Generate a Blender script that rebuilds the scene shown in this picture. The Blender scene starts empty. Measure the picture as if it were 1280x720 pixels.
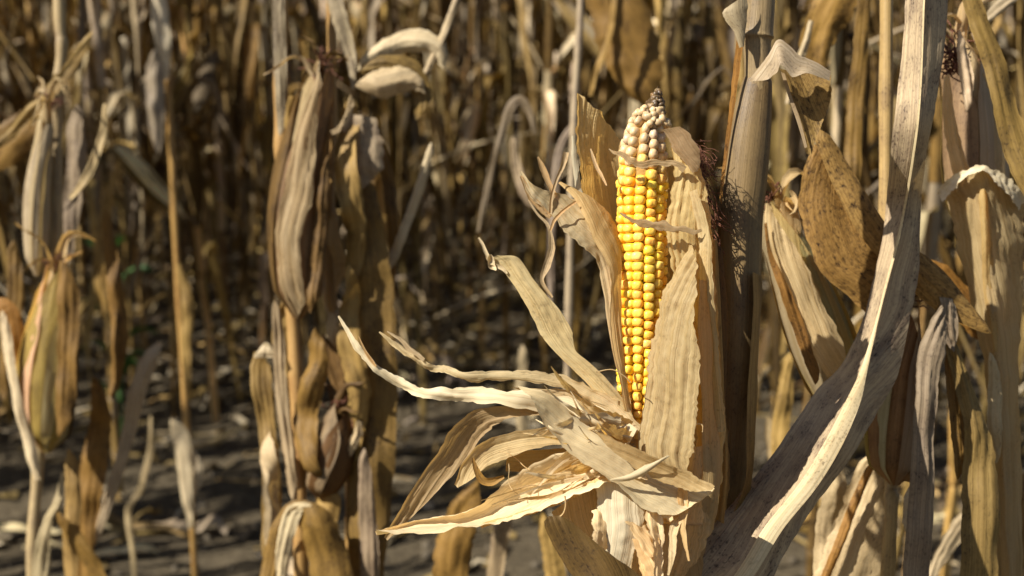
import bpy, bmesh, math, random
from mathutils import Vector, Matrix, noise
R = math.radians
random.seed(7)
SC = bpy.context.scene
COL = SC.collection

# ------------------------------------------------------------------ camera
PITCH, CAMH, S0, F = 12.0, 1.25, 1.03, 1758.0
cam_d = bpy.data.cameras.new('camera')
cam_d.sensor_width = 36; cam_d.lens = 36 * F / 1280
cam_d.clip_start = 0.05; cam_d.clip_end = 500
cam_d.dof.use_dof = True; cam_d.dof.focus_distance = S0 - 0.015
cam_d.dof.aperture_fstop = (cam_d.lens / 1000) / 0.0078
cam = bpy.data.objects.new('camera', cam_d); COL.objects.link(cam)
cam.location = (0, 0, CAMH); cam.rotation_euler = (R(90 - PITCH), 0, 0)
SC.camera = cam

# ------------------------------------------------------------------ sky, sun, exposure
SUN = Vector((-0.64, -0.35, 0.70)).normalized()
w = bpy.data.worlds.new('World'); SC.world = w; w.use_nodes = True
nt = w.node_tree; nt.nodes.clear()
sky = nt.nodes.new('ShaderNodeTexSky'); sky.sky_type = 'NISHITA'; sky.sun_disc = False
sky.sun_elevation = math.asin(SUN.z); sky.sun_rotation = math.atan2(SUN.x, SUN.y)
bg = nt.nodes.new('ShaderNodeBackground'); bg.inputs[1].default_value = 0.05
wo = nt.nodes.new('ShaderNodeOutputWorld')
nt.links.new(sky.outputs[0], bg.inputs[0]); nt.links.new(bg.outputs[0], wo.inputs[0])
sd = bpy.data.lights.new('sun', 'SUN'); sd.energy = 5.0; sd.angle = R(0.5); sd.color = (1.0, 0.95, 0.86)
so = bpy.data.objects.new('sun', sd); COL.objects.link(so); so.location = (-3, -2, 4)
so.rotation_euler = SUN.to_track_quat('Z', 'Y').to_euler()
SC.view_settings.view_transform = 'Standard'; SC.view_settings.look = 'None'
SC.view_settings.gamma = 1.0; SC.view_settings.use_curve_mapping = False
SC.view_settings.exposure = 0.72
SC.cycles.max_bounces = 6; SC.cycles.diffuse_bounces = 3; SC.cycles.transmission_bounces = 4
SC.cycles.glossy_bounces = 2; SC.cycles.caustics_reflective = False; SC.cycles.caustics_refractive = False

# ------------------------------------------------------------------ helpers
FWD = Vector((0, math.cos(R(PITCH)), -math.sin(R(PITCH))))
UP = Vector((0, math.sin(R(PITCH)), math.cos(R(PITCH))))
RT = Vector((1, 0, 0))
EYE = Vector((0, 0, CAMH))
def at(px, py, d=0.0):
    """the point seen at a place of the photograph, d metres behind the ear"""
    z = S0 + d
    return EYE + FWD * z + RT * ((px - 640) / F * z) - UP * ((py - 360) / F * z)
def cr(p0, p1, p2, p3, t):
    return 0.5 * ((2 * p1) + (p2 - p0) * t + (2 * p0 - 5 * p1 + 4 * p2 - p3) * t * t + (3 * p1 - p0 - 3 * p2 + p3) * t ** 3)
def spline(pts, n):
    k = len(pts)
    if k == 1: return list(pts)
    out = []
    for i in range(n + 1):
        f = i / n * (k - 1); j = min(int(f), k - 2); t = f - j
        p1, p2 = pts[j], pts[j + 1]
        p0 = pts[j - 1] if j > 0 else p1 * 2 - p2
        p3 = pts[j + 2] if j + 2 < k else p2 * 2 - p1
        out.append(cr(p0, p1, p2, p3, t))
    return out
def set_props(o, label=None, cat=None, group=None, kind=None):
    for k, v in (('label', label), ('category', cat), ('group', group), ('kind', kind)):
        if v: o[k] = v
    return o
def empty(name, loc, label, cat, group=None):
    o = bpy.data.objects.new(name, None); COL.objects.link(o); o.location = loc
    o.empty_display_size = 0.05
    return set_props(o, label, cat, group)
def link(name, me, parent=None, color=None, loc=None):
    o = bpy.data.objects.new(name, me); COL.objects.link(o)
    if parent: o.parent = parent
    if color: o.color = color
    if loc is not None: o.location = loc
    return o
def mesh_from(name, verts, faces, mat, uvs=None, smooth=True):
    me = bpy.data.meshes.new(name)
    me.from_pydata([tuple(v) for v in verts], [], faces)
    if uvs:
        l = me.uv_layers.new(name='UVMap')
        flat = []
        for f in faces:
            for i in f: flat += uvs[i]
        l.data.foreach_set('uv', flat)
    if smooth: me.polygons.foreach_set('use_smooth', [True] * len(me.polygons))
    me.materials.append(mat)
    return me
class Geo:
    """verts, faces, uvs, one material slot per face"""
    def __init__(s): s.v, s.f, s.uv, s.m, s.mats = [], [], [], [], []
    def add(s, verts, faces, uvs, mat):
        if mat not in s.mats: s.mats.append(mat)
        mi = s.mats.index(mat); b = len(s.v)
        s.v += [tuple(v) for v in verts]; s.uv += uvs
        s.f += [tuple(i + b for i in f) for f in faces]; s.m += [mi] * len(faces)
    def mesh(s, name):
        me = bpy.data.meshes.new(name); me.from_pydata(s.v, [], s.f)
        l = me.uv_layers.new(name='UVMap'); flat = []
        for f in s.f:
            for i in f: flat += s.uv[i]
        l.data.foreach_set('uv', flat)
        for m in s.mats: me.materials.append(m)
        me.polygons.foreach_set('material_index', s.m)
        me.polygons.foreach_set('use_smooth', [True] * len(s.f))
        return me

# ------------------------------------------------------------------ materials
class NB:
    def __init__(s, name):
        s.mat = bpy.data.materials.new(name); s.mat.use_nodes = True
        s.t = s.mat.node_tree; s.t.nodes.clear()
    def n(s, typ, **kw):
        nd = s.t.nodes.new(typ)
        for k, v in kw.items():
            if k.startswith('i_'):
                key = k[2:]; key = int(key) if key.isdigit() else key.replace('_', ' ')
                nd.inputs[key].default_value = v
            else: setattr(nd, k, v)
        return nd
    def l(s, a, b): s.t.links.new(a, b)
    def math(s, op, a, b=None, clamp=False):
        m = s.n('ShaderNodeMath', operation=op, use_clamp=clamp)
        for i, x in enumerate((a, b)):
            if x is None: continue
            if isinstance(x, (int, float)): m.inputs[i].default_value = x
            else: s.l(x, m.inputs[i])
        return m.outputs[0]
    def noise(s, vec, scale, detail=2, rough=0.5, w=None):
        nd = s.n('ShaderNodeTexNoise', noise_dimensions='4D' if w is not None else '3D')
        nd.inputs['Scale'].default_value = scale; nd.inputs['Detail'].default_value = detail
        nd.inputs['Roughness'].default_value = rough
        s.l(vec, nd.inputs['Vector'])
        if w is not None: s.l(w, nd.inputs['W'])
        return nd.outputs['Fac']
    def mapv(s, vec, scale):
        m = s.n('ShaderNodeMapping'); m.inputs['Scale'].default_value = scale
        s.l(vec, m.inputs['Vector']); return m.outputs[0]
    def ramp(s, fac, stops):
        r = s.n('ShaderNodeValToRGB'); e = r.color_ramp.elements
        while len(e) < len(stops): e.new(0.5)
        for x, (p, c) in zip(e, stops):
            x.position = p; x.color = tuple(c) + (1,) if len(c) == 3 else c
        s.l(fac, r.inputs[0]); return r.outputs[0]
    def mix(s, fac, a, b, blend='MIX'):
        m = s.n('ShaderNodeMix', data_type='RGBA', blend_type=blend)
        for x, k in ((fac, 0), (a, 6), (b, 7)):
            if isinstance(x, (int, float)): m.inputs[k].default_value = x
            elif isinstance(x, tuple): m.inputs[k].default_value = x + (1,) if len(x) == 3 else x
            else: s.l(x, m.inputs[k])
        return m.outputs[2]
def leaf_mat(name, lo, hi, dark, blotch=0.5, spot=0.3, trans=0.3, tint=(1.0, 0.86, 0.52), rough=0.62, bump=0.5, vein=1.0, bs=1.0):
    b = NB(name)
    uv = b.n('ShaderNodeTexCoord').outputs['UV']
    oi = b.n('ShaderNodeObjectInfo'); wr = b.math('MULTIPLY', oi.outputs['Random'], 37.0)
    fine = b.noise(b.mapv(uv, (980, 4, 1)), 1.0, 2, 0.6, wr)
    mid = b.noise(b.mapv(uv, (330, 3.5, 1)), 1.0, 3, 0.6, wr)
    blo = b.noise(b.mapv(uv, (42 * bs, 26 * bs, 1)), 1.0, 5, 0.65, wr)
    spo = b.noise(b.mapv(uv, (520, 330, 1)), 1.0, 2, 0.5, wr)
    v = b.math('ADD', b.math('MULTIPLY', fine, 0.62 * vein), b.math('MULTIPLY', mid, 1.0 - 0.62 * vein))
    col = b.ramp(v, [(0.33, lo), (0.64, hi)])
    bm_ = b.ramp(blo, [(0.46, (0, 0, 0)), (0.66, (1, 1, 1))])
    col = b.mix(b.math('MULTIPLY', bm_, blotch), col, dark)
    sm = b.math('MULTIPLY', b.ramp(spo, [(0.54, (0, 0, 0)), (0.64, (1, 1, 1))]), spot)
    sm = b.math('MULTIPLY', sm, b.math('ADD', bm_, 0.25), True)
    col = b.mix(sm, col, (dark[0] * 0.35, dark[1] * 0.3, dark[2] * 0.3))
    col = b.mix(1.0, col, oi.outputs['Color'], 'MULTIPLY')
    hsv = b.n('ShaderNodeHueSaturation')
    b.l(b.math('ADD', b.math('MULTIPLY', oi.outputs['Random'], 0.3), 0.85), hsv.inputs['Value'])
    b.l(col, hsv.inputs['Color']); col = hsv.outputs[0]
    bp = b.n('ShaderNodeBump', i_Strength=bump, i_Distance=0.0013)
    b.l(b.math('ADD', b.math('ADD', b.math('MULTIPLY', fine, 0.5), mid), b.math('MULTIPLY', blo, 0.8)), bp.inputs['Height'])
    p = b.n('ShaderNodeBsdfPrincipled', i_Roughness=rough)
    p.inputs['Specular IOR Level'].default_value = 0.32
    b.l(col, p.inputs['Base Color']); b.l(bp.outputs[0], p.inputs['Normal'])
    tr = b.n('ShaderNodeBsdfTranslucent')
    b.l(b.mix(1.0, col, tint, 'MULTIPLY'), tr.inputs['Color']); b.l(bp.outputs[0], tr.inputs['Normal'])
    mx = b.n('ShaderNodeMixShader'); mx.inputs[0].default_value = trans
    b.l(p.outputs[0], mx.inputs[1]); b.l(tr.outputs[0], mx.inputs[2])
    o = b.n('ShaderNodeOutputMaterial'); b.l(mx.outputs[0], o.inputs[0])
    return b.mat
M_HUSK = leaf_mat('pale_husk', (0.61, 0.475, 0.26), (0.86, 0.75, 0.52), (0.58, 0.42, 0.21), 0.35, 0.3, 0.45, bump=0.95)
M_HUSKW = leaf_mat('bleached_husk', (0.64, 0.53, 0.34), (0.87, 0.79, 0.60), (0.55, 0.42, 0.25), 0.2, 0.1, 0.28, bump=0.6)
M_HUSKY = leaf_mat('golden_husk', (0.68, 0.48, 0.19), (0.84, 0.66, 0.35), (0.58, 0.38, 0.15), 0.5, 0.3, 0.55, bump=0.9)
M_LEAF = leaf_mat('straw_leaf', (0.24, 0.155, 0.045), (0.47, 0.34, 0.13), (0.11, 0.066, 0.02), 0.6, 0.5, 0.18)
M_GREY = leaf_mat('weathered_leaf', (0.22, 0.165, 0.095), (0.42, 0.335, 0.20), (0.13, 0.095, 0.062), 0.6, 0.6, 0.2)
M_BROWN = leaf_mat('brown_leaf', (0.15, 0.09, 0.022), (0.29, 0.185, 0.05), (0.07, 0.04, 0.012), 0.65, 0.8, 0.22)
M_SPOT = leaf_mat('spotted_leaf', (0.20, 0.115, 0.03), (0.40, 0.255, 0.085), (0.075, 0.04, 0.014), 0.75, 0.8, 0.3, bs=7.0, bump=0.9)
M_PALE = leaf_mat('bleached_sunlit_leaf', (0.48, 0.38, 0.23), (0.70, 0.60, 0.42), (0.30, 0.22, 0.13), 0.4, 0.5, 0.22)  # pale leaves; in the field rows also sun highlights put into the colour
M_ARCH = leaf_mat('mottled_leaf', (0.30, 0.22, 0.155), (0.60, 0.49, 0.33), (0.115, 0.08, 0.068), 0.7, 0.8, 0.12, bump=0.6)
M_STALK = leaf_mat('dry_stalk', (0.27, 0.20, 0.10), (0.47, 0.36, 0.20), (0.16, 0.11, 0.075), 0.6, 0.5, 0.0, rough=0.5)
M_CANE = leaf_mat('orange_stalk', (0.30, 0.18, 0.055), (0.50, 0.34, 0.13), (0.22, 0.10, 0.03), 0.5, 0.3, 0.0, rough=0.42)

def kernel_mat():
    b = NB('corn_kernel')
    tc = b.n('ShaderNodeTexCoord'); oi = b.n('ShaderNodeObjectInfo')
    z = b.n('ShaderNodeSeparateXYZ'); b.l(tc.outputs['Object'], z.inputs[0])
    wr = b.math('MULTIPLY', oi.outputs['Random'], 51.0)
    nz = b.noise(tc.outputs['Object'], 260, 3, 0.6, wr)
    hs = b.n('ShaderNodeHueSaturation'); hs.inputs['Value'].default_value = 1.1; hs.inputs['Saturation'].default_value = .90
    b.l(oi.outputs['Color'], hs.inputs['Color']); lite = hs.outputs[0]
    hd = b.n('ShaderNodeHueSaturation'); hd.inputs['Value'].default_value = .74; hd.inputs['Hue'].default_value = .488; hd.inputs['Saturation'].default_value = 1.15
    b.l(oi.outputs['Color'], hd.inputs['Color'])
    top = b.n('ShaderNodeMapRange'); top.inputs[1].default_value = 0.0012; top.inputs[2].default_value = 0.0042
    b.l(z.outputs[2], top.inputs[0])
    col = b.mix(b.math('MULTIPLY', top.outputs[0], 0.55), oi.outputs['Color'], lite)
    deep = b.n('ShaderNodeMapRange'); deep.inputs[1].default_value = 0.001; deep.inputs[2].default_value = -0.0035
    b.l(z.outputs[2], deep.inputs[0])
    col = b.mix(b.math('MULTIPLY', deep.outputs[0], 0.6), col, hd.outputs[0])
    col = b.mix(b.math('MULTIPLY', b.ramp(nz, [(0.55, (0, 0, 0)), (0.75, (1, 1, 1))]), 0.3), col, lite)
    p = b.n('ShaderNodeBsdfPrincipled', i_Roughness=0.42)
    p.inputs['Subsurface Weight'].default_value = 0.22
    p.inputs['Subsurface Radius'].default_value = (0.004, 0.002, 0.0006)
    p.inputs['Subsurface Scale'].default_value = 1.0
    p.inputs['Specular IOR Level'].default_value = 0.45
    bp = b.n('ShaderNodeBump', i_Strength=0.25, i_Distance=0.0006); b.l(nz, bp.inputs['Height'])
    b.l(bp.outputs[0], p.inputs['Normal'])
    b.l(col, p.inputs['Base Color'])
    o = b.n('ShaderNodeOutputMaterial'); b.l(p.outputs[0], o.inputs[0]); return b.mat
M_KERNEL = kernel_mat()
def plain_mat(name, c, rough=0.8, nscale=60, amt=0.5, trans=0.0):
    b = NB(name); tc = b.n('ShaderNodeTexCoord')
    nz = b.noise(tc.outputs['Object'], nscale, 4, 0.6)
    col = b.mix(nz, tuple(x * (1 - amt) for x in c), tuple(min(1, x * (1 + amt)) for x in c))
    p = b.n('ShaderNodeBsdfPrincipled', i_Roughness=rough); b.l(col, p.inputs['Base Color'])
    bp = b.n('ShaderNodeBump', i_Strength=0.6, i_Distance=0.002); b.l(nz, bp.inputs['Height']); b.l(bp.outputs[0], p.inputs['Normal'])
    o = b.n('ShaderNodeOutputMaterial')
    if trans:
        tr = b.n('ShaderNodeBsdfTranslucent'); b.l(col, tr.inputs[0])
        mx = b.n('ShaderNodeMixShader'); mx.inputs[0].default_value = trans
        b.l(p.outputs[0], mx.inputs[1]); b.l(tr.outputs[0], mx.inputs[2]); b.l(mx.outputs[0], o.inputs[0])
    else: b.l(p.outputs[0], o.inputs[0])
    return b.mat
M_SILK = plain_mat('corn_silk', (0.15, 0.05, 0.02), 0.6, 900, 0.5)
M_COB = plain_mat('cob_core', (0.42, 0.23, 0.06), 0.8, 300, 0.4)
M_GREEN = plain_mat('weed_leaf', (0.05, 0.12, 0.02), 0.6, 90, 0.4, 0.3)
M_CLOD = plain_mat('soil_clod', (0.11, 0.086, 0.055), 0.95, 55, 0.45)
def soil_mat():
    b = NB('field_soil'); tc = b.n('ShaderNodeTexCoord'); ob = tc.outputs['Object']
    a = b.noise(ob, 3.0, 6, 0.6); f = b.noise(ob, 45, 5, 0.65); c = b.noise(ob, 14, 4, 0.6)
    col = b.ramp(b.math('ADD', b.math('MULTIPLY', a, 0.4), b.math('MULTIPLY', f, 0.6)),
                 [(0.32, (0.048, 0.036, 0.021)), (0.55, (0.096, 0.075, 0.046)), (0.75, (0.15, 0.12, 0.076))])
    p = b.n('ShaderNodeBsdfPrincipled', i_Roughness=0.95); p.inputs['Specular IOR Level'].default_value = 0.15
    b.l(col, p.inputs['Base Color'])
    bp = b.n('ShaderNodeBump', i_Strength=0.9, i_Distance=0.02)
    b.l(b.math('ADD', b.math('MULTIPLY', c, 1.0), b.math('MULTIPLY', f, 0.5)), bp.inputs['Height']); b.l(bp.outputs[0], p.inputs['Normal'])
    o = b.n('ShaderNodeOutputMaterial'); b.l(p.outputs[0], o.inputs[0]); return b.mat
M_SOIL = soil_mat()

# ------------------------------------------------------------------ ground
def ground_z(x, y):
    if y > 14 or y < 0.2 or abs(x) > 9: k = 0.0
    else: k = 1.0
    return k * (0.028 * math.sin(2 * math.pi * (y + 0.3) / 0.75) * 0.5 + 0.02 * noise.fractal(Vector((x * 1.3, y * 1.8, 0)), 1.0, 2.0, 3)
                + 0.012 * abs(noise.noise(Vector((x * 9, y * 12, 3.0)))) + 0.006 * noise.noise(Vector((x * 30, y * 34, 1.0))))
def build_ground():
    ys = [-200, -60, -15, -4, -1, 0.2, 1.0, 1.8]
    y = 2.2
    while y < 5.5: ys.append(y); y += 0.022
    while y < 9: ys.append(y); y += 0.05
    while y < 14: ys.append(y); y += 0.2
    ys += [15, 20, 30, 60, 120, 260]
    xs = [-220, -80, -30, -12, -7, -4]
    x = -2.6
    while x < 2.6: xs.append(x); x += 0.03
    xs += [2.8, 4, 7, 12, 30, 80, 220]
    v = [(x, y, ground_z(x, y)) for y in ys for x in xs]; n = len(xs)
    f = [(j * n + i, j * n + i + 1, (j + 1) * n + i + 1, (j + 1) * n + i) for j in range(len(ys) - 1) for i in range(n - 1)]
    o = link('ground', mesh_from('ground', v, f, M_SOIL)); o['kind'] = 'structure'
build_ground()

# ------------------------------------------------------------------ ribbons and tubes
def loft(rails, mat, nseg=40, m=10, bulge=0.0, pleat=0.0, wave=0.0, crinkle=0.0, ragged=0.0, seed=0, smooth_across=True, org=Vector((0, 0, 0)), ends=(0, 0)):
    """A leaf sheet through stations of rails (each a row of 3-D points), with folds, pleats and torn edges."""
    k = len(rails[0])
    lines = [spline([st[i] for st in rails], nseg) for i in range(k)]
    rows = []
    sd_ = Vector((seed * 3.7, seed * 1.3, seed * 7.1))
    for j in range(nseg + 1):
        pts = [ln[j] for ln in lines]
        if k > 2 and not smooth_across:
            row = []
            for i in range(m + 1):
                f = i / m * (k - 1); q = min(int(f), k - 2); row.append(pts[q].lerp(pts[q + 1], f - q))
        else: row = spline(pts, m)
        rows.append(row)
    if ends[0] or ends[1]:
        cum = [0.0]
        for j in range(1, nseg + 1): cum.append(cum[-1] + (rows[j][m // 2] - rows[j - 1][m // 2]).length)
        for j in range(nseg + 1):
            f = 1.0
            for e, x in ((ends[0], cum[j]), (ends[1], cum[-1] - cum[j])):
                if e and x < e: f *= max(.04, (x / e) ** .65)
            if f < 1:
                c0 = rows[j][m // 2] + (rows[j][-1] - rows[j][0]) * (.28 * math.sin(seed * 1.7) * (1 - f))
                rows[j] = [c0 + (q - rows[j][m // 2]) * f for q in rows[j]]
    out, uvs = [], []
    vlen = 0.0
    for j, row in enumerate(rows):
        a = rows[max(0, j - 1)]; c = rows[min(nseg, j + 1)]
        mid = m // 2
        if j: vlen += (row[mid] - rows[j - 1][mid]).length
        width = sum((row[i + 1] - row[i]).length for i in range(m))
        T = c[mid] - a[mid]
        N = (row[-1] - row[0]).cross(T)
        N = N.normalized() if N.length > 1e-12 else -FWD
        rl = ragged * noise.noise(Vector((vlen * 120, 1.3, seed))) + ragged * 0.6 * noise.noise(Vector((vlen * 420, 8.3, seed)))
        rr = ragged * noise.noise(Vector((vlen * 120, 5.7, seed))) + ragged * 0.6 * noise.noise(Vector((vlen * 420, 3.3, seed)))
        for i in range(m + 1):
            u = i / m; p = row[i]
            uu = u * width
            off = bulge * width * (1 - (2 * u - 1) ** 2)
            fade = min(1.0, width / 0.008)
            off += fade * pleat * noise.noise(Vector((uu * 330, vlen * 9, 0)) + sd_)
            off += fade * wave * noise.noise(Vector((uu * 45, vlen * 26, 2)) + sd_)
            off += fade * crinkle * noise.noise(Vector((uu * 260, vlen * 240, 4)) + sd_)
            edge = (1 - u) ** 3 * rl - u ** 3 * rr
            p = p + N * off + (row[-1] - row[0]) * edge
            out.append(p - org); uvs.append((uu + seed * 0.37, vlen + seed * 0.11))
    n = m + 1
    faces = [(j * n + i, j * n + i + 1, (j + 1) * n + i + 1, (j + 1) * n + i) for j in range(nseg) for i in range(m)]
    return out, faces, uvs
def edges(st, d=0.0):
    """stations (xL, yL, xR, yR[, dL, dR]) -> rails"""
    r = []
    for s in st:
        dl = s[4] if len(s) > 4 else 0; dr = s[5] if len(s) > 5 else dl
        r.append([at(s[0], s[1], d + dl), at(s[2], s[3], d + dr)])
    return r
def strip(st, d=0.0):
    """stations (x, y, width in photo px, depth, tilt) along a centre line -> rails"""
    r = []
    for i, s in enumerate(st):
        a = st[max(0, i - 1)]; c = st[min(len(st) - 1, i + 1)]
        t = Vector((c[0] - a[0], c[1] - a[1])); t = t.normalized() if t.length else Vector((0, 1))
        n = Vector((-t.y, t.x)) * s[2] / 2
        dd = s[3] if len(s) > 3 else 0; tl = (s[4] if len(s) > 4 else 0) * s[2] * (S0 + d) / F / 2
        r.append([at(s[0] + n.x, s[1] + n.y, d + dd - tl), at(s[0] - n.x, s[1] - n.y, d + dd + tl)])
    return r
def tube(pts, radii, mat, seg=16, nseg=60, ridge=0.03, seed=0, org=Vector((0, 0, 0)), flat=1.0, cap=True):
    P = spline(pts, nseg); Rr = [x.x for x in spline([Vector((r, 0, 0)) for r in radii], nseg)]
    out, uvs = [], []; vlen = 0; 
    for j in range(nseg + 1):
        if j: vlen += (P[j] - P[j - 1]).length
        T = (P[min(nseg, j + 1)] - P[max(0, j - 1)]).normalized()
        A = T.cross(Vector((0, 1, 0.01))); A.normalize(); B = T.cross(A)
        for i in range(seg + 1):
            a = 2 * math.pi * i / seg
            rr = Rr[j] * (1 + ridge * noise.noise(Vector((math.cos(a) * 4, math.sin(a) * 4, vlen * 5 + seed))) + ridge * 0.7 * noise.noise(Vector((math.cos(a) * 14, math.sin(a) * 14, seed))))
            out.append(P[j] + A * math.cos(a) * rr + B * math.sin(a) * rr * flat - org)
            uvs.append((i / seg * 2 * math.pi * max(radii) + seed, vlen))
    n = seg + 1
    faces = [(j * n + i, j * n + i + 1, (j + 1) * n + i + 1, (j + 1) * n + i) for j in range(nseg) for i in range(seg)]
    if cap:
        faces.append(tuple(range(seg))); faces.append(tuple(nseg * n + i for i in range(seg - 1, -1, -1)))
    return out, faces, uvs
def part(name, geo, mat, parent, color=None, label=None):
    o = link(name, mesh_from(name, geo[0], geo[1], mat, geo[2]), parent, color)
    if label: o['label'] = label
    return o
PXM = S0 / F

# ------------------------------------------------------------------ the opened ear on its plant
def hero():
    base = Vector((at(880, 720, 0.03).x - 0.02, at(880, 720, 0.03).y + 0.01, 0.0))
    t = empty('corn_plant', base, 'dry corn plant whose peeled ear shows rows of yellow kernels', 'corn plant')
    L = lambda rails, mat, **k: loft(rails, mat, org=base, **k)
    # stalk, sheath
    D = 0.04
    BK = lambda y: .04 + .03 * min(1, max(0, (y - 380) / 300))
    pts = [(952, -420), (951, -60), (950, 0), (947, 38), (946, 46), (946, 56), (947, 100), (940, 200), (926, 300), (924, 420), (918, 540), (900, 650), (880, 740), (868, 900)]
    P = [at(x, y, BK(y)) for x, y in pts] + [Vector((base.x, base.y + 0.0, 0.02))]
    part('stalk', tube(P, [r * PXM for r in (17, 19, 20, 21, 23, 19, 17, 16, 16, 16, 17, 18, 18, 19, 20)], M_STALK, 20, 110, 0.05, 1, base), M_STALK, t, (0.70, 0.65, 0.58, 1))
    sp = [(950, 92, 12), (947, 102, 19), (938, 160, 27), (931, 220, 29.5), (926, 270, 29), (925, 330, 28), (924, 400, 27), (920, 480, 27), (916, 560, 25), (904, 640, 26), (884, 720, 27), (872, 800, 26)]
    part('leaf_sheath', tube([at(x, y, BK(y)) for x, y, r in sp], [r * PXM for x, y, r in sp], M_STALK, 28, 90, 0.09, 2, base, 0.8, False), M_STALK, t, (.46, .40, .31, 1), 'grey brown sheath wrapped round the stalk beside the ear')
    # dark right fold of the sheath lower down
    part('leaf_sheath', L(edges([(940, 340, 952, 345, -.02, 0), (938, 440, 949, 440, -.02, 0), (934, 520, 946, 520, -.02, 0), (930, 600, 940, 605, -.02, .0), (900, 680, 925, 690, -.02, 0)], D), M_LEAF, nseg=30, m=6, wave=.002, seed=3), M_LEAF, t, (.8, .7, .6, 1))
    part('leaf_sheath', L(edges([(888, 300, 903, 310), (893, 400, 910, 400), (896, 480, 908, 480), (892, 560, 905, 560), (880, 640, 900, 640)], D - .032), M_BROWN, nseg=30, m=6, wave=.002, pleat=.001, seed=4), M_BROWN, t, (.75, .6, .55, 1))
    # ligule curl and broken leaf at the upper node
    part('leaf', L(edges([(936, 100, 938, 102), (950, 82, 960, 99, -.006, -.01), (962, 66, 972, 90, -.012, -.016), (975, 50, 976, 82, -.012, -.02), (998, 70, 990, 96, -.008, -.02), (1018, 80, 1008, 92, -.004, -.016), (1037, 90, 1037, 101, 0, -.005)], D - .02), M_PALE, nseg=40, m=10, wave=.003, pleat=.0008, ragged=.05, seed=5), M_PALE, t, (.72, .66, .62, 1), 'pale curled leaf collar at the top node')
    part('leaf', L(edges([(974, 86, 1037, 94), (983, 108, 1038, 108), (991, 132, 1037, 128), (999, 155, 1030, 150), (1005, 175, 1020, 172), (1008, 192, 1014, 194)], D - .012), M_BROWN, nseg=34, m=14, bulge=.12, wave=.004, pleat=.001, ragged=.05, seed=6), M_SPOT, t, (.95, .95, .9, 1), 'brown broken leaf hanging from the top node')
    part('leaf', L(edges([(976, 90, 981, 92), (985, 120, 989, 118), (997, 155, 1001, 152), (1006, 185, 1009, 184)], D - .018), M_PALE, nseg=20, m=4, wave=.001, seed=7), M_PALE, t, (.7, .6, .5, 1))
    part('leaf', L(edges([(905, 12, 932, -6), (903, 18, 934, 8), (906, 26, 934, 22), (916, 40, 932, 36), (924, 60, 930, 58)], D - .02), M_PALE, nseg=20, m=8, bulge=-.15, wave=.003, ragged=.06, seed=8), M_PALE, t, (.85, .8, .7, 1))
    part('leaf', L(edges([(922, 40, 931, 42), (916, 90, 924, 92), (912, 130, 918, 135), (904, 200, 908, 205), (899, 250, 902, 255)], D - .01), M_BROWN, nseg=24, m=5, wave=.002, ragged=.1, seed=9), M_BROWN, t, (1.5, 1.1, .8, 1))
    # brown spotted blade with its midrib
    part('leaf', L(edges([(1018, 180, 1022, 182), (1004, 212, 1040, 226), (999, 255, 1060, 262), (1008, 298, 1080, 292), (1026, 340, 1096, 316), (1062, 372, 1108, 345), (1086, 396, 1112, 385), (1100, 430, 1108, 430)], .142), M_SPOT, nseg=44, m=16, bulge=-.06, wave=.004, crinkle=.0007, ragged=.03, seed=10), M_SPOT, t, (1.1, .98, .8, 1), 'brown spotted leaf blade hanging from the top node')
    part('midrib', L(edges([(1011, 160, 1030, 158), (1024, 190, 1046, 182), (1040, 228, 1070, 220), (1066, 280, 1096, 262), (1098, 322, 1122, 296), (1150, 372, 1160, 322), (1200, 410, 1206, 362), (1238, 440, 1240, 388)], .134), M_SPOT, nseg=40, m=8, bulge=-.18, wave=.003, pleat=.001, seed=11, ends=(.01, .05)), M_SPOT, t, (1.0, .95, .85, 1))
    # arching leaf
    st = [(1142, -90, 1166, 1200), (1136, -40, 1158, 1190), (1132, 0, 1155, 1186), (1129, 50, 1153, 1181), (1124, 100, 1151, 1174), (1118, 150, 1147, 1166), (1113, 195, 1141, 1158), (1108, 250, 1132, 1152), (1102, 300, 1122, 1150), (1093, 345, 1110, 1149), (1078, 400, 1096, 1137), (1052, 462, 1078, 1122), (1022, 500, 1062, 1098), (990, 552, 1036, 1064), (952, 605, 1004, 1024), (908, 657, 962, 990), (862, 709, 930, 962), (815, 765, 890, 930), (770, 850, 850, 880)]
    DM = ((-90, .02), (150, .025), (205, .050), (235, .085), (330, .094), (400, .092), (440, .086), (470, .074), (500, .058), (530, .038), (552, .025), (605, .009), (657, -.008), (709, -.018), (850, -.03))
    def dmid(y):
        for (y0, a0), (y1, a1) in zip(DM, DM[1:]):
            if y <= y1: return a0 + (a1 - a0) * (y - y0) / (y1 - y0)
        return DM[-1][1]
    rails = []
    for i, (l, y, mm, r) in enumerate(st):
        q = i / (len(st) - 1)
        d = dmid(y)
        low = .040 * max(0, min(1, (y - 420) / 80)) * max(0, min(1, (690 - y) / 80))
        lean = 0.9 * max(0, min(1, (y - 420) / 120))
        rails.append([at(l, y - 22 * lean, d + .016 + low), at(mm, y, d), at(r, y + 22 * lean, d + .016 + low * .5)])
    part('leaf', L(rails, M_ARCH, nseg=90, m=20, wave=.003, pleat=.0008, crinkle=.0004, ragged=.015, seed=12, smooth_across=False), M_ARCH, t, (1.0, .94, .82, 1), 'large arching grey leaf with a pale midrib crossing the stalk base')
    rails = [[at(mm - 1.2 - 4 * max(0, min(1, (y - 440) / 80)), y, dmid(y) - .0015), at(mm + 1.2 + 16 * max(0, min(1, (y - 440) / 80)), y + 4, dmid(y) - .0035)] for i, (l, y, mm, r) in enumerate(st)]
    part('midrib', L(rails, M_PALE, nseg=90, m=6, bulge=-.12, wave=.0008, pleat=.0005, seed=13), M_PALE, t, (1.05, 1.0, .85, 1))
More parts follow.
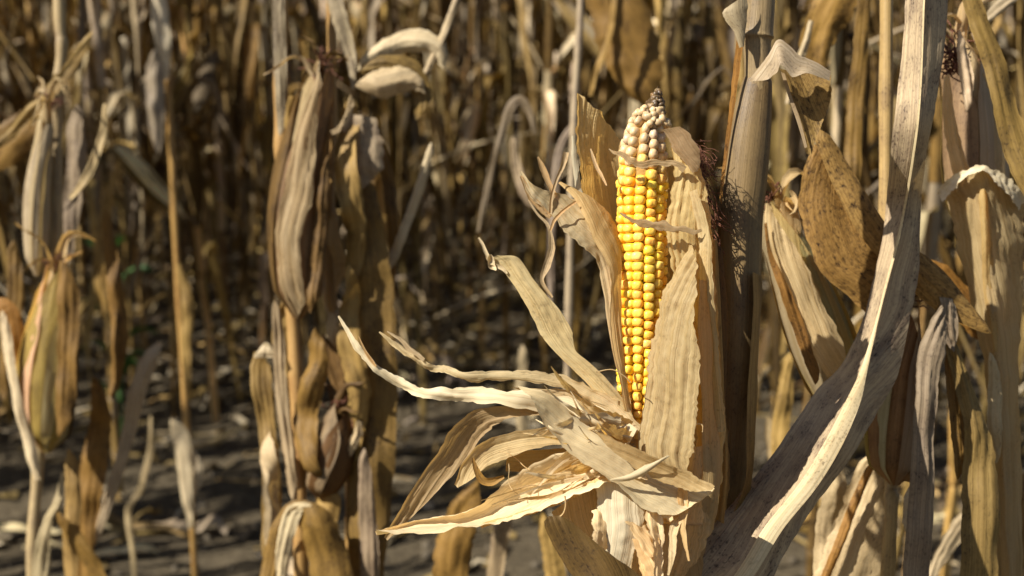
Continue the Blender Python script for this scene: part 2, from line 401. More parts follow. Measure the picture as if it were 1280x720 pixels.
    # ---- cob
    ax = [(816, 128, 6), (812, 140, 14), (809, 150, 20), (806, 165, 26), (804, 185, 29), (803, 220, 31), (802, 300, 32.5), (801, 400, 32), (799, 470, 29), (799, 530, 25), (802, 560, 22)]
    axp = [at(x, y, 0.006) for x, y, r in ax]
    cob = part('cob', tube(axp, [max(2, r - 7.6) * PXM for x, y, r in ax], M_COB, 16, 40, .03, 0, base), M_COB, t)
    def axis(y):
        for i in range(len(ax) - 1):
            if ax[i][1] <= y <= ax[i + 1][1]:
                f = (y - ax[i][1]) / (ax[i + 1][1] - ax[i][1])
                return ax[i][0] + f * (ax[i + 1][0] - ax[i][0]), ax[i][2] + f * (ax[i + 1][2] - ax[i][2])
        return ax[-1][0], ax[-1][2]
    kms = []
    for k in range(8):
        rnd = random.Random(k); v, fcs = [], []
        nu, nv = 12, 8
        e = 0.72 if k < 6 else 0.97
        sg = lambda c, p: math.copysign(abs(c) ** p, c)
        for j in range(nv + 1):
            ph = math.pi * j / nv
            for i in range(nu):
                th = 2 * math.pi * i / nu
                x = sg(math.cos(th), e) * sg(math.sin(ph), e); y = sg(math.sin(th), e) * sg(math.sin(ph), e); z = sg(math.cos(ph), .75)
                q = Vector((x * .00520, y * .00372, z * .0048))
                if z > 0: q.x *= 1 - .10 * z; q.y *= 1 - .08 * z
                rad = (x * x + y * y)
                if z > .3: q.z -= .0005 * math.exp(-rad * 6)
                dn = noise.noise_vector(q * 330 + Vector((k * 9.1, 0, 0)))
                q += dn * (.00032 if k < 6 else .00075)
                v.append(q)
        fcs = [(j * nu + i, (j + 1) * nu + i, (j + 1) * nu + (i + 1) % nu, j * nu + (i + 1) % nu) for j in range(nv) for i in range(nu)]
        kms.append(mesh_from('kernel', v, fcs, M_KERNEL))
    rest = Geo(); rnd = random.Random(5)
    ncol = 12
    def put(y, th, sc, mi, colr, push=1.0, pull=0.0):
        cx, r = axis(y)
        c = at(cx, y, .006)
        cx2, r2 = axis(y + 6); axd = (at(cx2, y + 6, .006) - c).normalized()
        rad = (RT * math.cos(th) - FWD * math.sin(th)); rad = (rad - axd * rad.dot(axd)).normalized()
        slope = (axis(y + 5)[1] - axis(y - 5)[1]) / 10 if y < 200 else 0
        nrm = (rad - axd * min(1.1, slope) * 0.8).normalized()
        tx = axd.cross(nrm).normalized(); ty = nrm.cross(tx)
        jr = Matrix.Rotation(rnd.uniform(-.12, .12), 3, 'Z') @ Matrix.Rotation(rnd.uniform(-.12, .12), 3, 'X')
        M3 = Matrix((tx, ty, nrm)).transposed() @ jr
        pos = c + rad * ((r - 7.2) * PXM + rnd.uniform(-.0005, .0006) + pull)
        vis = math.sin(th) > -0.30
        M4 = Matrix.Translation(pos - base) @ M3.to_4x4() @ Matrix.Diagonal((sc[0], sc[1], sc[2], 1))
        if vis:
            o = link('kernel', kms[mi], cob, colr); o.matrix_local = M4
        else:
            me = kms[mi]
            rest.add([M4 @ v_.co for v_ in me.vertices], [tuple(p.vertices) for p in me.polygons], [(0, 0)] * len(me.vertices), M_KERNEL)
    for j in range(ncol):
        y = 153 + rnd.uniform(0, 6) + (5.5 if j % 2 else 0)
        ph = rnd.uniform(0, 6)
        while y < 548:
            cx, r = axis(y)
            th = 2 * math.pi * (j + 0.35) / ncol + .07 * math.sin(y / 55 + ph) + rnd.uniform(-.03, .03) + (y - 300) * .0004
            g = min(1, max(0, (230 + rnd.uniform(-14, 14) - y) / 34))
            yel = Vector((.92 + rnd.uniform(-.08, .05), .54 + rnd.uniform(-.09, .07), .016 + rnd.uniform(0, .03)))
            if rnd.random() < .12: yel = yel.lerp(Vector((.82, .58, .20)), .4)
            if y > 480: yel = yel.lerp(Vector((.74, .5, .08)), .4)
            pale = Vector((.62, .43, .22)) * rnd.uniform(.75, 1.15)
            if rnd.random() < .3: pale = pale.lerp(Vector((.52, .39, .27)), .7)
            cc = yel.lerp(pale, g)
            circ = 2 * math.pi * (r - 5) * PXM / ncol / .0100
            small = 1 if y < 490 else max(.72, 1 - (y - 490) / 150)
            sc = (circ * rnd.uniform(.97, 1.10), small * (1.0 if y > 230 else 1.12) * rnd.uniform(.94, 1.08), (1.0 if y > 230 else 1.12) * rnd.uniform(.9, 1.1))
            dimp = 7 if (y > 490 and rnd.random() < .6) or (y < 215 and rnd.random() < .55) else rnd.randrange(6)
            miss = (abs(y - 214) < 7 and abs(math.cos(th) * r + cx - 800) < 9 and math.sin(th) > 0)
            if not miss:
                put(y, th, sc, dimp, (cc.x, cc.y, cc.z, 1))
            y += (11.5 if y > 240 else 12.4) * small * rnd.uniform(.95, 1.06)
    for q in range(34):
        y = rnd.uniform(134, 160); lim = 4 + (y - 120) * .56; th = rnd.uniform(-.2, math.pi + .2)
        c = at(815 - (y - 134) * .18 + math.cos(th) * lim, y, .006 - math.sin(th) * lim * PXM)
        s = rnd.uniform(.45, .72); br = Vector((.66, .48, .26)) * rnd.uniform(.75, 1.1)
        M4 = Matrix.Translation(c - base) @ Matrix.Rotation(rnd.uniform(0, 6), 4, Vector((rnd.random(), rnd.random(), rnd.random() + .1)).normalized()) @ Matrix.Diagonal((s, s * 1.1, s, 1))
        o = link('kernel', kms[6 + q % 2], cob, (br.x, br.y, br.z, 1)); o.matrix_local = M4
    # shrivelled tip
    for q in range(46):
        y = rnd.uniform(114, 141); lim = 2 + (y - 116) * .62
        r = lim
        th = rnd.uniform(-.5, math.pi + .5)
        x0 = 821 - (y - 118) * .12 + math.cos(th) * lim * .8
        c = at(x0, y, .006 - math.sin(th) * lim * PXM)
        s = rnd.uniform(.26, .56)
        br = Vector((.085, .05, .02)).lerp(Vector((.32, .21, .095)), rnd.random() ** 2)
        if x0 < 806 and y > 140: br = br.lerp(Vector((.6, .45, .3)), .7)
        M4 = Matrix.Translation(c - base) @ Matrix.Rotation(rnd.uniform(0, 6), 4, Vector((rnd.random(), rnd.random(), rnd.random() + .1)).normalized()) @ Matrix.Diagonal((s, s, s * 1.3, 1))
        o = link('kernel', kms[6 + q % 2], cob, (br.x, br.y, br.z, 1)); o.matrix_local = M4
    part('cob_tip', tube([at(823, 108, .006), at(820, 118, .006), at(817, 130, .006), at(812, 150, .006)], [.0006, .002, .006, .011], M_BROWN, 10, 14, .25, 3, base), M_BROWN, cob, (.4, .35, .3, 1))
    ro = link('kernels', rest.mesh('kernels'), cob, (.8, .44, .02, 1)); ro['kind'] = 'stuff'
    # ---- husk leaves
    def H(rails, mat, col=(1, 1, 1, 1), label=None, **k):
        k['pleat'] = k.get('pleat', .001) * 1.25; k['crinkle'] = max(.0007, k.get('crinkle', 0)); k['ragged'] = k.get('ragged', .03) * 1.5; k['wave'] = k.get('wave', .003) * 1.2
        part('husk_leaf', L(rails, mat, **k), mat, t, col, label)
    # tall golden husk on the sunny side of the cob, open toward the viewer
    H(edges([(721, 116, 724, 117, .012, .016), (720, 135, 738, 136, .010, .020), (722, 165, 768, 160, .006, .030), (725, 200, 778, 195, .004, .034), (729, 240, 786, 235, .002, .034), (738, 275, 792, 270, 0, .034), (752, 310, 796, 310, -.002, .034), (764, 360, 798, 360, -.006, .034), (772, 420, 800, 420, -.010, .03), (782, 480, 802, 480, -.014, .02), (792, 545, 806, 545, -.016, 0)], .004), M_HUSKY, (1.05, 1.0, .92, 1), 'tall golden husk leaf standing behind the kernels', nseg=70, m=18, bulge=.10, pleat=.0016, wave=.004, crinkle=.0004, ragged=.04, seed=21)
    H(edges([(714, 170, 718, 169), (715, 200, 723, 205), (719, 235, 728, 240), (724, 265, 731, 270), (734, 300, 738, 302)], .002), M_HUSKW, (.9, .9, .85, 1), nseg=30, m=5, bulge=-.15, wave=.001, ragged=.12, seed=22)
    # orange curled husk flap and shredded tips
    H(edges([(698, 229, 701, 227, 0, 0), (716, 248, 722, 238, -.006, -.002), (730, 274, 744, 250, -.012, -.002), (742, 300, 764, 268, -.016, .0), (758, 330, 776, 300, -.018, .002), (763, 370, 775, 350, -.018, -.004), (768, 430, 779, 420, -.02, -.012), (778, 500, 787, 500, -.022, -.018), (792, 548, 799, 550, -.022, -.02)], 0), M_HUSK, (.92, .76, .50, 1), 'tan husk leaf curling away from the cob', nseg=60, m=12, bulge=-.14, wave=.003, pleat=.001, ragged=.03, seed=23)
    H(edges([(649, 216, 652, 214), (662, 245, 668, 232), (680, 262, 694, 240), (700, 280, 722, 250), (722, 302, 742, 276), (742, 320, 754, 306), (752, 350, 764, 345), (762, 420, 772, 420), (780, 500, 790, 500)], -.008), M_HUSK, (.95, .9, .8, 1), 'shredded husk leaf pointing up and away from the cob', nseg=60, m=14, bulge=.12, wave=.006, pleat=.0016, crinkle=.001, ragged=.10, seed=24)
    for i, st in enumerate(([(672, 196, 2), (680, 214, 8), (688, 232, 6), (698, 256, 7), (706, 275, 6)],
                            [(708, 190, 8), (704, 206, 7), (697, 222, 4), (690, 245, 4), (688, 268, 4)],
                            [(651, 220, 3), (664, 246, 8), (678, 262, 8), (688, 272, 5)],
                            [(660, 250, 2), (672, 268, 3), (685, 282, 4), (690, 310, 8), (682, 335, 9), (678, 352, 5), (690, 372, 4)],
                            [(720, 252, 3), (706, 262, 4), (694, 274, 4), (688, 288, 3)],
                            [(738, 186, 2), (744, 204, 5), (752, 220, 4), (758, 232, 2)])):
        H(strip(st, -.006 - .002 * i), M_HUSK if i % 2 else M_HUSKY, (.95, .85, .75, 1) if i % 2 else (.9, .8, .8, 1), nseg=26, m=4, bulge=.25, wave=.003, ragged=.12, seed=30 + i)
    # long fold reaching up to a knotted tip
    H(edges([(612, 322, 622, 319), (622, 331, 648, 322, 0, .004), (634, 345, 664, 345), (652, 372, 682, 368), (666, 398, 700, 388), (676, 418, 714, 412), (690, 436, 720, 438), (712, 458, 740, 456), (734, 480, 762, 478), (762, 512, 784, 506), (786, 545, 800, 540)], -.020), M_HUSK, (.98, .92, .72, 1), 'flat husk leaf folded upward to a knotted tip', nseg=64, m=14, bulge=-.10, wave=.0025, pleat=.0007, ragged=.02, seed=40)
    H(strip([(598, 297, 3), (603, 306, 4), (608, 317, 5), (613, 326, 6), (618, 331, 4), (628, 336, 5), (634, 342, 3)], -.022), M_PALE, (1, .95, .85, 1), nseg=22, m=4, bulge=.3, wave=.004, ragged=.2, seed=41)
    H(strip([(613, 318, 3), (614, 326, 9), (616, 334, 8), (620, 338, 2)], -.024), M_PALE, (1, .95, .85, 1), nseg=12, m=4, bulge=.4, wave=.005, ragged=.2, seed=42)
    # long thin strands
    H(strip([(423, 395, 2), (436, 416, 6), (450, 438, 9), (470, 460, 9, 0, .9), (500, 480, 12, .002, -.4), (530, 489, 12, -.002, .8), (570, 493, 18, 0, -.2), (620, 496, 18, -.003, .7), (680, 503, 25, 0, .1), (740, 520, 26, .002, .5), (790, 548, 26, 0, 0)], -.03), M_HUSKW, (.98, .92, .8, 1), 'long pale husk strand reaching far out from the ear', nseg=90, m=9, bulge=-.07, wave=.004, pleat=.0014, crinkle=.0009, ragged=.13, seed=43)
    H(strip([(448, 420, 1), (456, 438, 3), (464, 450, 4), (470, 458, 2)], -.032), M_HUSK, (.9, .7, .5, 1), nseg=12, m=4, bulge=.3, seed=44)
    H(strip([(474, 415, 2), (490, 428, 6), (512, 441, 8, 0, 1.2), (530, 455, 10, 0, -.9), (556, 464, 8, .002, .9), (590, 469, 12, 0, -.5), (630, 470, 12), (680, 473, 15), (720, 484, 18), (760, 505, 20), (796, 540, 20)], -.022), M_HUSK, (1.02, .96, .82, 1), 'wavy thin husk strand above the longest strand', nseg=90, m=8, bulge=-.06, wave=.004, pleat=.0012, crinkle=.0009, ragged=.16, seed=45)
    H(strip([(484, 414, 2), (500, 424, 5), (514, 438, 6), (530, 450, 4)], -.026), M_HUSK, (1, .9, .8, 1), nseg=16, m=4, bulge=.3, wave=.004, ragged=.2, seed=46)
    H(edges([(640, 484, 690, 486), (690, 500, 700, 486), (730, 520, 740, 495), (770, 545, 780, 515), (796, 560, 804, 545)], -.016), M_HUSK, (1.0, .9, .75, 1), nseg=30, m=10, bulge=-.1, wave=.003, pleat=.001, seed=47)
    # drooping husk bent to a point
    H(edges([(480, 672, 484, 676), (489, 654, 503, 658), (512, 618, 540, 622), (540, 575, 573, 585), (566, 534, 600, 552), (590, 514, 622, 530), (630, 508, 650, 520), (680, 508, 690, 520), (740, 515, 745, 528), (790, 545, 795, 560)], -.028), M_HUSK, (.66, .55, .42, 1), 'dull drooping husk leaf bent down to a torn point', nseg=64, m=14, bulge=-.12, wave=.005, pleat=.0016, crinkle=.0007, ragged=.05, seed=48)
    H(edges([(568, 606, 572, 610), (578, 580, 592, 598), (598, 556, 612, 582), (630, 543, 636, 572), (670, 536, 672, 560), (710, 536, 712, 556), (760, 548, 762, 568)], -.034), M_HUSK, (.84, .74, .56, 1), 'short husk leaf curling down beside the bent one', nseg=44, m=14, bulge=-.14, wave=.005, pleat=.001, ragged=.04, seed=49)
    H(strip([(591, 572, 2), (595, 586, 7), (603, 600, 10), (615, 602, 10), (630, 596, 4)], -.042), M_BROWN, (1.6, 1.4, 1.2, 1), nseg=18, m=6, bulge=.3, wave=.003, seed=50)
    H(edges([(634, 562, 632, 590), (660, 563, 656, 590), (700, 560, 692, 586), (730, 556, 725, 580)], -.022), M_HUSKY, (.75, .66, .50, 1), nseg=18, m=8, wave=.002, seed=51)
    # long low husk with a shaded trough
    tr_ = [(469, 664, 470, 666, 471, 668), (500, 655, 502, 661, 505, 667), (550, 646, 553, 654, 558, 663), (592, 634, 600, 645, 608, 655), (632, 604, 645, 630, 655, 645), (672, 578, 690, 612, 700, 628), (716, 563, 738, 594, 750, 608), (760, 560, 775, 580, 790, 595), (795, 566, 800, 580, 810, 596)]
    H([[at(q[0], q[1], -.038), at(q[2], q[3], -.038 + .008 * min(1, i / 4)), at(q[4], q[5], -.062)] for i, q in enumerate(tr_)], M_HUSKW, (1.0, .90, .74, 1), 'long low husk leaf with a shaded trough, lowest of the spread ones', nseg=70, m=18, wave=.004, pleat=.0016, crinkle=.0006, ragged=.05, seed=52)
    H(edges([(600, 655, 602, 660, -.002, 0), (650, 640, 656, 645), (700, 622, 706, 627), (740, 600, 748, 606), (758, 594, 762, 600)], -.05), M_HUSK, (.95, .8, .55, 1), nseg=26, m=5, bulge=.2, wave=.003, ragged=.2, seed=53)
    # wide husk crossing the ear base
    H(edges([(647, 482, 650, 486, 0, 0), (690, 497, 672, 510, .004, -.006), (722, 520, 690, 540, .008, -.010), (752, 544, 712, 564, .010, -.012), (786, 562, 740, 586, .012, -.014), (820, 578, 772, 606, .012, -.015), (850, 590, 806, 634, .012, -.014), (872, 600, 838, 645, .010, -.010), (888, 607, 868, 630, .006, -.004), (892, 609, 886, 614)], -.058), M_HUSKW, (1.02, .94, .76, 1), 'wide pale husk leaf lying across the base of the ear', nseg=70, m=20, bulge=-.07, wave=.004, pleat=.0012, crinkle=.0006, ragged=.04, seed=54)
    H(edges([(740, 536, 744, 540), (776, 552, 768, 566), (812, 568, 800, 590), (846, 584, 832, 604), (874, 598, 864, 614), (894, 608, 890, 613)], -.070), M_HUSK, (.86, .74, .54, 1), None, nseg=44, m=10, bulge=-.2, wave=.004, pleat=.0018, ragged=.1, seed=154)
    H(strip([(762, 600, 2), (785, 597, 8), (805, 588, 9), (825, 576, 5), (836, 570, 2)], -.072), M_HUSKW, (.85, .82, .72, 1), nseg=24, m=5, bulge=-.25, wave=.003, ragged=.12, seed=55)
    # crinkled husk on the front right of the cob
    H(edges([(860, 306, 864, 306, -.026, -.028), (850, 322, 869, 328, -.022, -.034), (841, 342, 870, 350, -.018, -.036), (832, 362, 871, 380, -.017, -.038), (822, 392, 872, 420, -.017, -.040), (815, 430, 872, 460, -.018, -.042), (811, 470, 872, 500, -.02, -.042), (806, 510, 868, 540, -.022, -.042), (798, 550, 862, 578, -.025, -.040), (806, 592, 858, 606, -.03, -.036)], -.002), M_HUSK, (.88, .79, .60, 1), 'crinkled pale husk leaf covering the front of the cob', nseg=96, m=30, bulge=-.05, wave=.0035, pleat=.0018, crinkle=.0009, ragged=.05, seed=56)
    # long husk up the shaded side of the cob
    H(edges([(836, 158, 846, 166, -.016, -.012), (842, 200, 868, 190, -.016, -.014), (842, 230, 880, 230, -.015, -.014), (836, 262, 886, 262, -.015, -.014), (833, 292, 890, 300, -.015, -.012), (840, 330, 892, 350, -.014, -.008), (848, 380, 896, 410, -.014, .0), (858, 440, 900, 470, -.016, .006), (866, 500, 905, 530, -.018, .01), (868, 560, 904, 590, -.022, .01), (866, 620, 894, 640, -.026, 0)], -.004), M_HUSKY, (1.05, 1.05, .95, 1), 'yellow husk leaf along the shaded side of the cob', nseg=90, m=22, bulge=-.10, wave=.004, pleat=.0022, crinkle=.0008, ragged=.05, seed=57)
    H(edges([(862, 240, 872, 236, -.02, -.024), (872, 290, 886, 288, -.02, -.026), (876, 340, 892, 340, -.018, -.026), (880, 400, 896, 400, -.016, -.022), (886, 470, 902, 470, -.014, -.018), (890, 540, 906, 540, -.014, -.016)], -.004), M_HUSK, (.95, .86, .66, 1), None, nseg=60, m=8, bulge=-.15, wave=.004, pleat=.0015, ragged=.08, seed=157)
    H(edges([(826, 162, 850, 158), (836, 175, 862, 168), (846, 192, 872, 186), (858, 206, 875, 202), (866, 216, 872, 214)], -.026), M_HUSK, (.62, .50, .40, 1), 'thin grey husk flap over the top kernels', nseg=22, m=10, bulge=-.1, wave=.002, ragged=.08, seed=58)
    H(edges([(848, 196, 852, 194), (860, 212, 872, 208), (868, 236, 884, 238), (874, 270, 888, 276), (880, 300, 890, 305)], -.012), M_HUSKW, (.85, .72, .58, 1), nseg=22, m=6, bulge=.1, wave=.002, ragged=.14, seed=59)
    H(edges([(874, 350, 884, 350, -.03, -.02), (872, 420, 888, 420, -.03, -.014), (876, 500, 892, 500, -.03, -.014), (878, 560, 900, 560, -.03, -.01), (876, 620, 898, 620, -.03, -.01), (872, 670, 890, 660, -.03, -.01)], -.004), M_HUSK, (.86, .74, .52, 1), nseg=40, m=8, bulge=-.2, wave=.002, pleat=.001, ragged=.03, seed=60)
    H(edges([(888, 300, 896, 300), (892, 400, 902, 400), (898, 500, 906, 500), (902, 580, 910, 580), (896, 650, 905, 655)], .006), M_LEAF, (1.1, .85, .62, 1), nseg=34, m=5, bulge=-.2, wave=.003, seed=61)
    # outer husks on the far shaded side, which shade the stalk
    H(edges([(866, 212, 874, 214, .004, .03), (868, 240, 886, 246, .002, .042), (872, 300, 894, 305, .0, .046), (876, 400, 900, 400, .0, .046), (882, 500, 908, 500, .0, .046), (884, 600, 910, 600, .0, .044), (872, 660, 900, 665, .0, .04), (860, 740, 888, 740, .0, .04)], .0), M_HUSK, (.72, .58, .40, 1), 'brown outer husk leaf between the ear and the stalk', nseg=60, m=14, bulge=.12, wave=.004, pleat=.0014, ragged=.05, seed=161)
    H(edges([(790, 200, 860, 196, .03, .03), (782, 260, 872, 260, .034, .034), (780, 360, 884, 360, .036, .036), (786, 480, 892, 480, .036, .036), (792, 600, 892, 600, .032, .034)], .0), M_HUSKY, (.85, .75, .6, 1), None, nseg=40, m=14, bulge=.2, wave=.004, pleat=.0014, seed=162)
    # two torn threads across the kernels
    H(strip([(775, 266, 1), (781, 270, 4), (790, 275, 6), (800, 278, 10), (812, 282, 9), (826, 282, 11), (840, 286, 9), (858, 287, 8), (868, 290, 6), (877, 287, 3)], -.030), M_HUSK, (.62, .56, .48, 1), 'thin grey husk strip torn across the middle kernels', nseg=44, m=8, bulge=-.06, wave=.004, pleat=.0012, crinkle=.001, ragged=.25, seed=62)
    H(strip([(761, 186, 1), (768, 191, 4), (778, 194, 6), (790, 203, 9), (800, 206, 8), (814, 203, 9), (830, 204, 7), (846, 205, 10), (856, 212, 8)], -.026), M_HUSK, (.66, .58, .48, 1), 'thin grey husk strip torn across the pale top kernels', nseg=40, m=8, bulge=-.06, wave=.004, pleat=.0012, crinkle=.001, ragged=.25, seed=63)
    # ear base
    H(edges([(745, 603, 800, 600), (746, 625, 806, 634), (748, 655, 800, 665), (744, 685, 792, 690), (736, 720, 786, 722)], -.055), M_HUSKW, (1.06, 1.03, .95, 1), 'bright white husk leaf hanging below the ear', nseg=40, m=14, bulge=-.10, wave=.002, pleat=.0007, ragged=.03, seed=64)
    H(edges([(800, 634, 884, 640), (796, 665, 888, 668), (790, 690, 872, 700), (780, 720, 852, 724), (770, 750, 840, 752)], -.036), M_HUSK, (1.0, .86, .66, 1), 'pale husk leaf hanging below the crossing one', nseg=40, m=16, bulge=-.12, wave=.005, pleat=.001, ragged=.04, seed=65)
    H(edges([(826, 615, 876, 625), (822, 635, 880, 645), (824, 652, 878, 655), (850, 655, 876, 656)], -.048), M_HUSK, (.98, .82, .6, 1), nseg=24, m=12, bulge=-.1, wave=.003, pleat=.0008, seed=66)
    H(edges([(690, 640, 745, 600), (700, 680, 750, 640), (715, 715, 755, 690), (725, 760, 770, 740)], -.03), M_HUSK, (.9, .76, .58, 1), nseg=24, m=10, bulge=-.1, wave=.003, pleat=.001, seed=67)
    H(edges([(780, 540, 812, 540), (776, 580, 850, 580), (775, 640, 880, 640), (790, 700, 880, 700), (800, 760, 870, 760)], -.016), M_HUSK, (.8, .62, .42, 1), nseg=30, m=12, bulge=-.14, wave=.003, pleat=.001, seed=68)
    H(edges([(856, 560, 886, 555), (852, 590, 890, 590), (850, 625, 888, 620)], -.030), M_HUSK, (.9, .78, .58, 1), nseg=20, m=8, bulge=-.2, wave=.003, seed=69)
    # torn strips and fibres fanning out of the ear base
    rf = random.Random(77)
    for i in range(24):
        x0, y0 = 778 + rf.uniform(-8, 14), rf.uniform(528, 590)
        ang = rf.uniform(2.55, 3.75); ln = rf.uniform(50, 190) * (1 if i % 3 else .6); n_ = 7; pts = []; x, y = x0, y0; bend = rf.uniform(-.16, .13); w0 = rf.choice((rf.uniform(3, 6), rf.uniform(8, 18)))
        for k in range(n_):
            f = k / (n_ - 1); pts.append((x, y, max(1.0, w0 * (1 - f ** 2)), -.01 - .035 * f * rf.uniform(.6, 1.2), .5 * math.sin(i + f * 3)))
            x += math.cos(ang) * ln / 6; y += math.sin(ang) * -ln / 6; ang += bend + rf.gauss(0, .06)
        mt, cc = rf.choice(((M_HUSK, (1, .92, .75, 1)), (M_HUSKW, (.95, .88, .75, 1)), (M_HUSK, (.75, .64, .48, 1)), (M_HUSKY, (.9, .82, .66, 1))))
        H(strip(pts[::-1], -.012 - .0012 * (i % 12)), mt, cc, None, nseg=40, m=7, bulge=rf.uniform(-.25, .25), wave=.005, pleat=.0016, crinkle=.0008, ragged=.16, seed=200 + i)
    for i in range(10):
        x0, y0 = rf.uniform(740, 860), rf.uniform(600, 640); ang = rf.uniform(-2.2, -.9); ln = rf.uniform(30, 110); x, y = x0, y0; pts = []
        w0 = rf.uniform(10, 34)
        for k in range(6):
            f = k / 5; pts.append((x, y, w0 * (1 - .75 * f ** 2), -.01 - .02 * f, .6 * math.sin(i * 2.1 + f * 2))); x += math.cos(ang) * ln / 5; y -= math.sin(ang) * ln / 5; ang += rf.gauss(0, .15)
        H(strip(pts, -.030 - .002 * i), M_HUSK if i % 3 else M_HUSKW, (1, .9 - .03 * (i % 4), .75 - .06 * (i % 4), 1), None, nseg=34, m=10, bulge=rf.uniform(-.2, .2), wave=.006, pleat=.002, crinkle=.0012, ragged=.12, seed=240 + i)
    for i in range(7):
        x, y = rf.uniform(600, 740), rf.uniform(480, 640); a_ = rf.uniform(2.4, 3.9); pts = []
        for k in range(6):
            pts.append(at(x, y, -.045 + rf.uniform(-.004, .004))); x += math.cos(a_) * 9; y += math.sin(a_) * 9; a_ += rf.gauss(.0, .25)
        part('husk_thread', tube(pts, [.0003] * 6, M_HUSK, 4, 14, 0, i, base), M_HUSK, t, (1, .9, .7, 1))
    # curling dry threads
    for i, (pts, r) in enumerate((([(706, 620), (707, 632), (704, 642), (697, 648)], .0006), ([(868, 540), (866, 534), (872, 530), (878, 532), (878, 540)], .0005), ([(745, 465), (765, 462), (780, 470), (788, 478)], .0004), ([(700, 470), (720, 492), (735, 500), (760, 508)], .0004))):
        part('husk_thread', tube([at(x, y, -.07 if i == 0 else -.04) for x, y in pts], [r] * len(pts), M_HUSK, 5, 20, 0, i, base), M_HUSK, t, (1.0, .9, .7, 1))
    # silk
    g = Geo(); rs = random.Random(3)
    for i in range(240):
        x0, y0 = 866 + rs.gauss(4, 5), 205 + rs.gauss(0, 14)
        a = rs.uniform(-.2, 1.9); ln = rs.uniform(10, 30)
        pts = []; x, y, d = x0, y0, .006 + rs.uniform(-.012, .012)
        for k in range(6):
            pts.append(at(x, y, d)); x += math.cos(a) * ln / 5; y += math.sin(a) * ln / 5; d += rs.gauss(0, .002); a += rs.gauss(.10, .30)
        v, f, uv = tube(pts, [.0002] * 6, M_SILK, 4, 9, 0, 0, base, 1, False)
        g.add(v, f, uv, M_SILK)
    for i in range(70):
        x, y = 866 + rs.uniform(0, 14), 210 + rs.uniform(-5, 70); a = rs.uniform(1.1, 1.7); pts = []
        for k in range(6):
            pts.append(at(x, y, .014 + rs.uniform(-.006, .006))); x += math.cos(a) * 12; y += math.sin(a) * 12; a += rs.gauss(0, .25)
        v, f, uv = tube(pts, [.0004] * 6, M_SILK, 4, 9, 0, 0, base, 1, False); g.add(v, f, uv, M_SILK)
    o = link('silk', g.mesh('silk'), t); o['kind'] = 'stuff'
    # shank from stalk to ear
    part('shank', tube([at(845, 600, .0), at(855, 660, .006), at(866, 720, .02), at(874, 790, .04)], [.016, .015, .012, .011], M_LEAF, 14, 20, .06, 5, base), M_LEAF, t, (.9, .75, .55, 1))
    # dark leaf with blunt curled tip below the ear
    part('leaf', L(edges([(680, 652, 686, 645), (683, 664, 706, 648), (696, 690, 738, 672), (716, 722, 770, 698), (735, 760, 815, 730), (770, 820, 880, 780)], -.085), M_BROWN, nseg=44, m=14, bulge=-.16, wave=.004, pleat=.0014, ragged=.03, seed=70), M_BROWN, t, (.62, .56, .5, 1), 'dark brown blunt leaf below the ear')
hero()

# ------------------------------------------------------------------ generic dry corn plants
def husk_leaf_geo(rnd, axis_pts, rmax, a0, span, k, tip_out, nseg=18, m=8):
    P = spline(axis_pts, nseg); out, uvs = [], []; vl = 0
    ax = (P[-1] - P[0]).normalized(); A = ax.cross(Vector((.3, .2, 1))).normalized(); B = ax.cross(A)
    for j in range(nseg + 1):
        s = j / nseg
        if j: vl += (P[j] - P[j - 1]).length
        r = rmax * (max(0.0, math.sin(math.pi * min(1, s * .88 + .07))) ** .55 * (1 - .45 * s)) + .002
        r *= (1 + .05 * k) * min(1, .25 + s / .12)
        sp = span * (1 if s < .6 else max(.08, 1 - ((s - .6) / .4) ** 1.6))
        r += tip_out * max(0, s - .75) * 4
        for i in range(m + 1):
            u = i / m; a = a0 + (u - .5) * sp + .5 * s
            rr = r * (1 + .07 * noise.noise(Vector((a * 5, s * 1.5, k * 3.3))) + .04 * noise.noise(Vector((a * 14, s * 2, k * 5))))
            if k: rr *= 1 + .10 * abs(2 * u - 1) ** 4
            out.append(P[j] + (A * math.cos(a) + B * math.sin(a)) * rr); uvs.append((u * sp * rmax + k * .3, vl))
    n = m + 1
    return out, [(j * n + i, j * n + i + 1, (j + 1) * n + i + 1, (j + 1) * n + i) for j in range(nseg) for i in range(m)], uvs
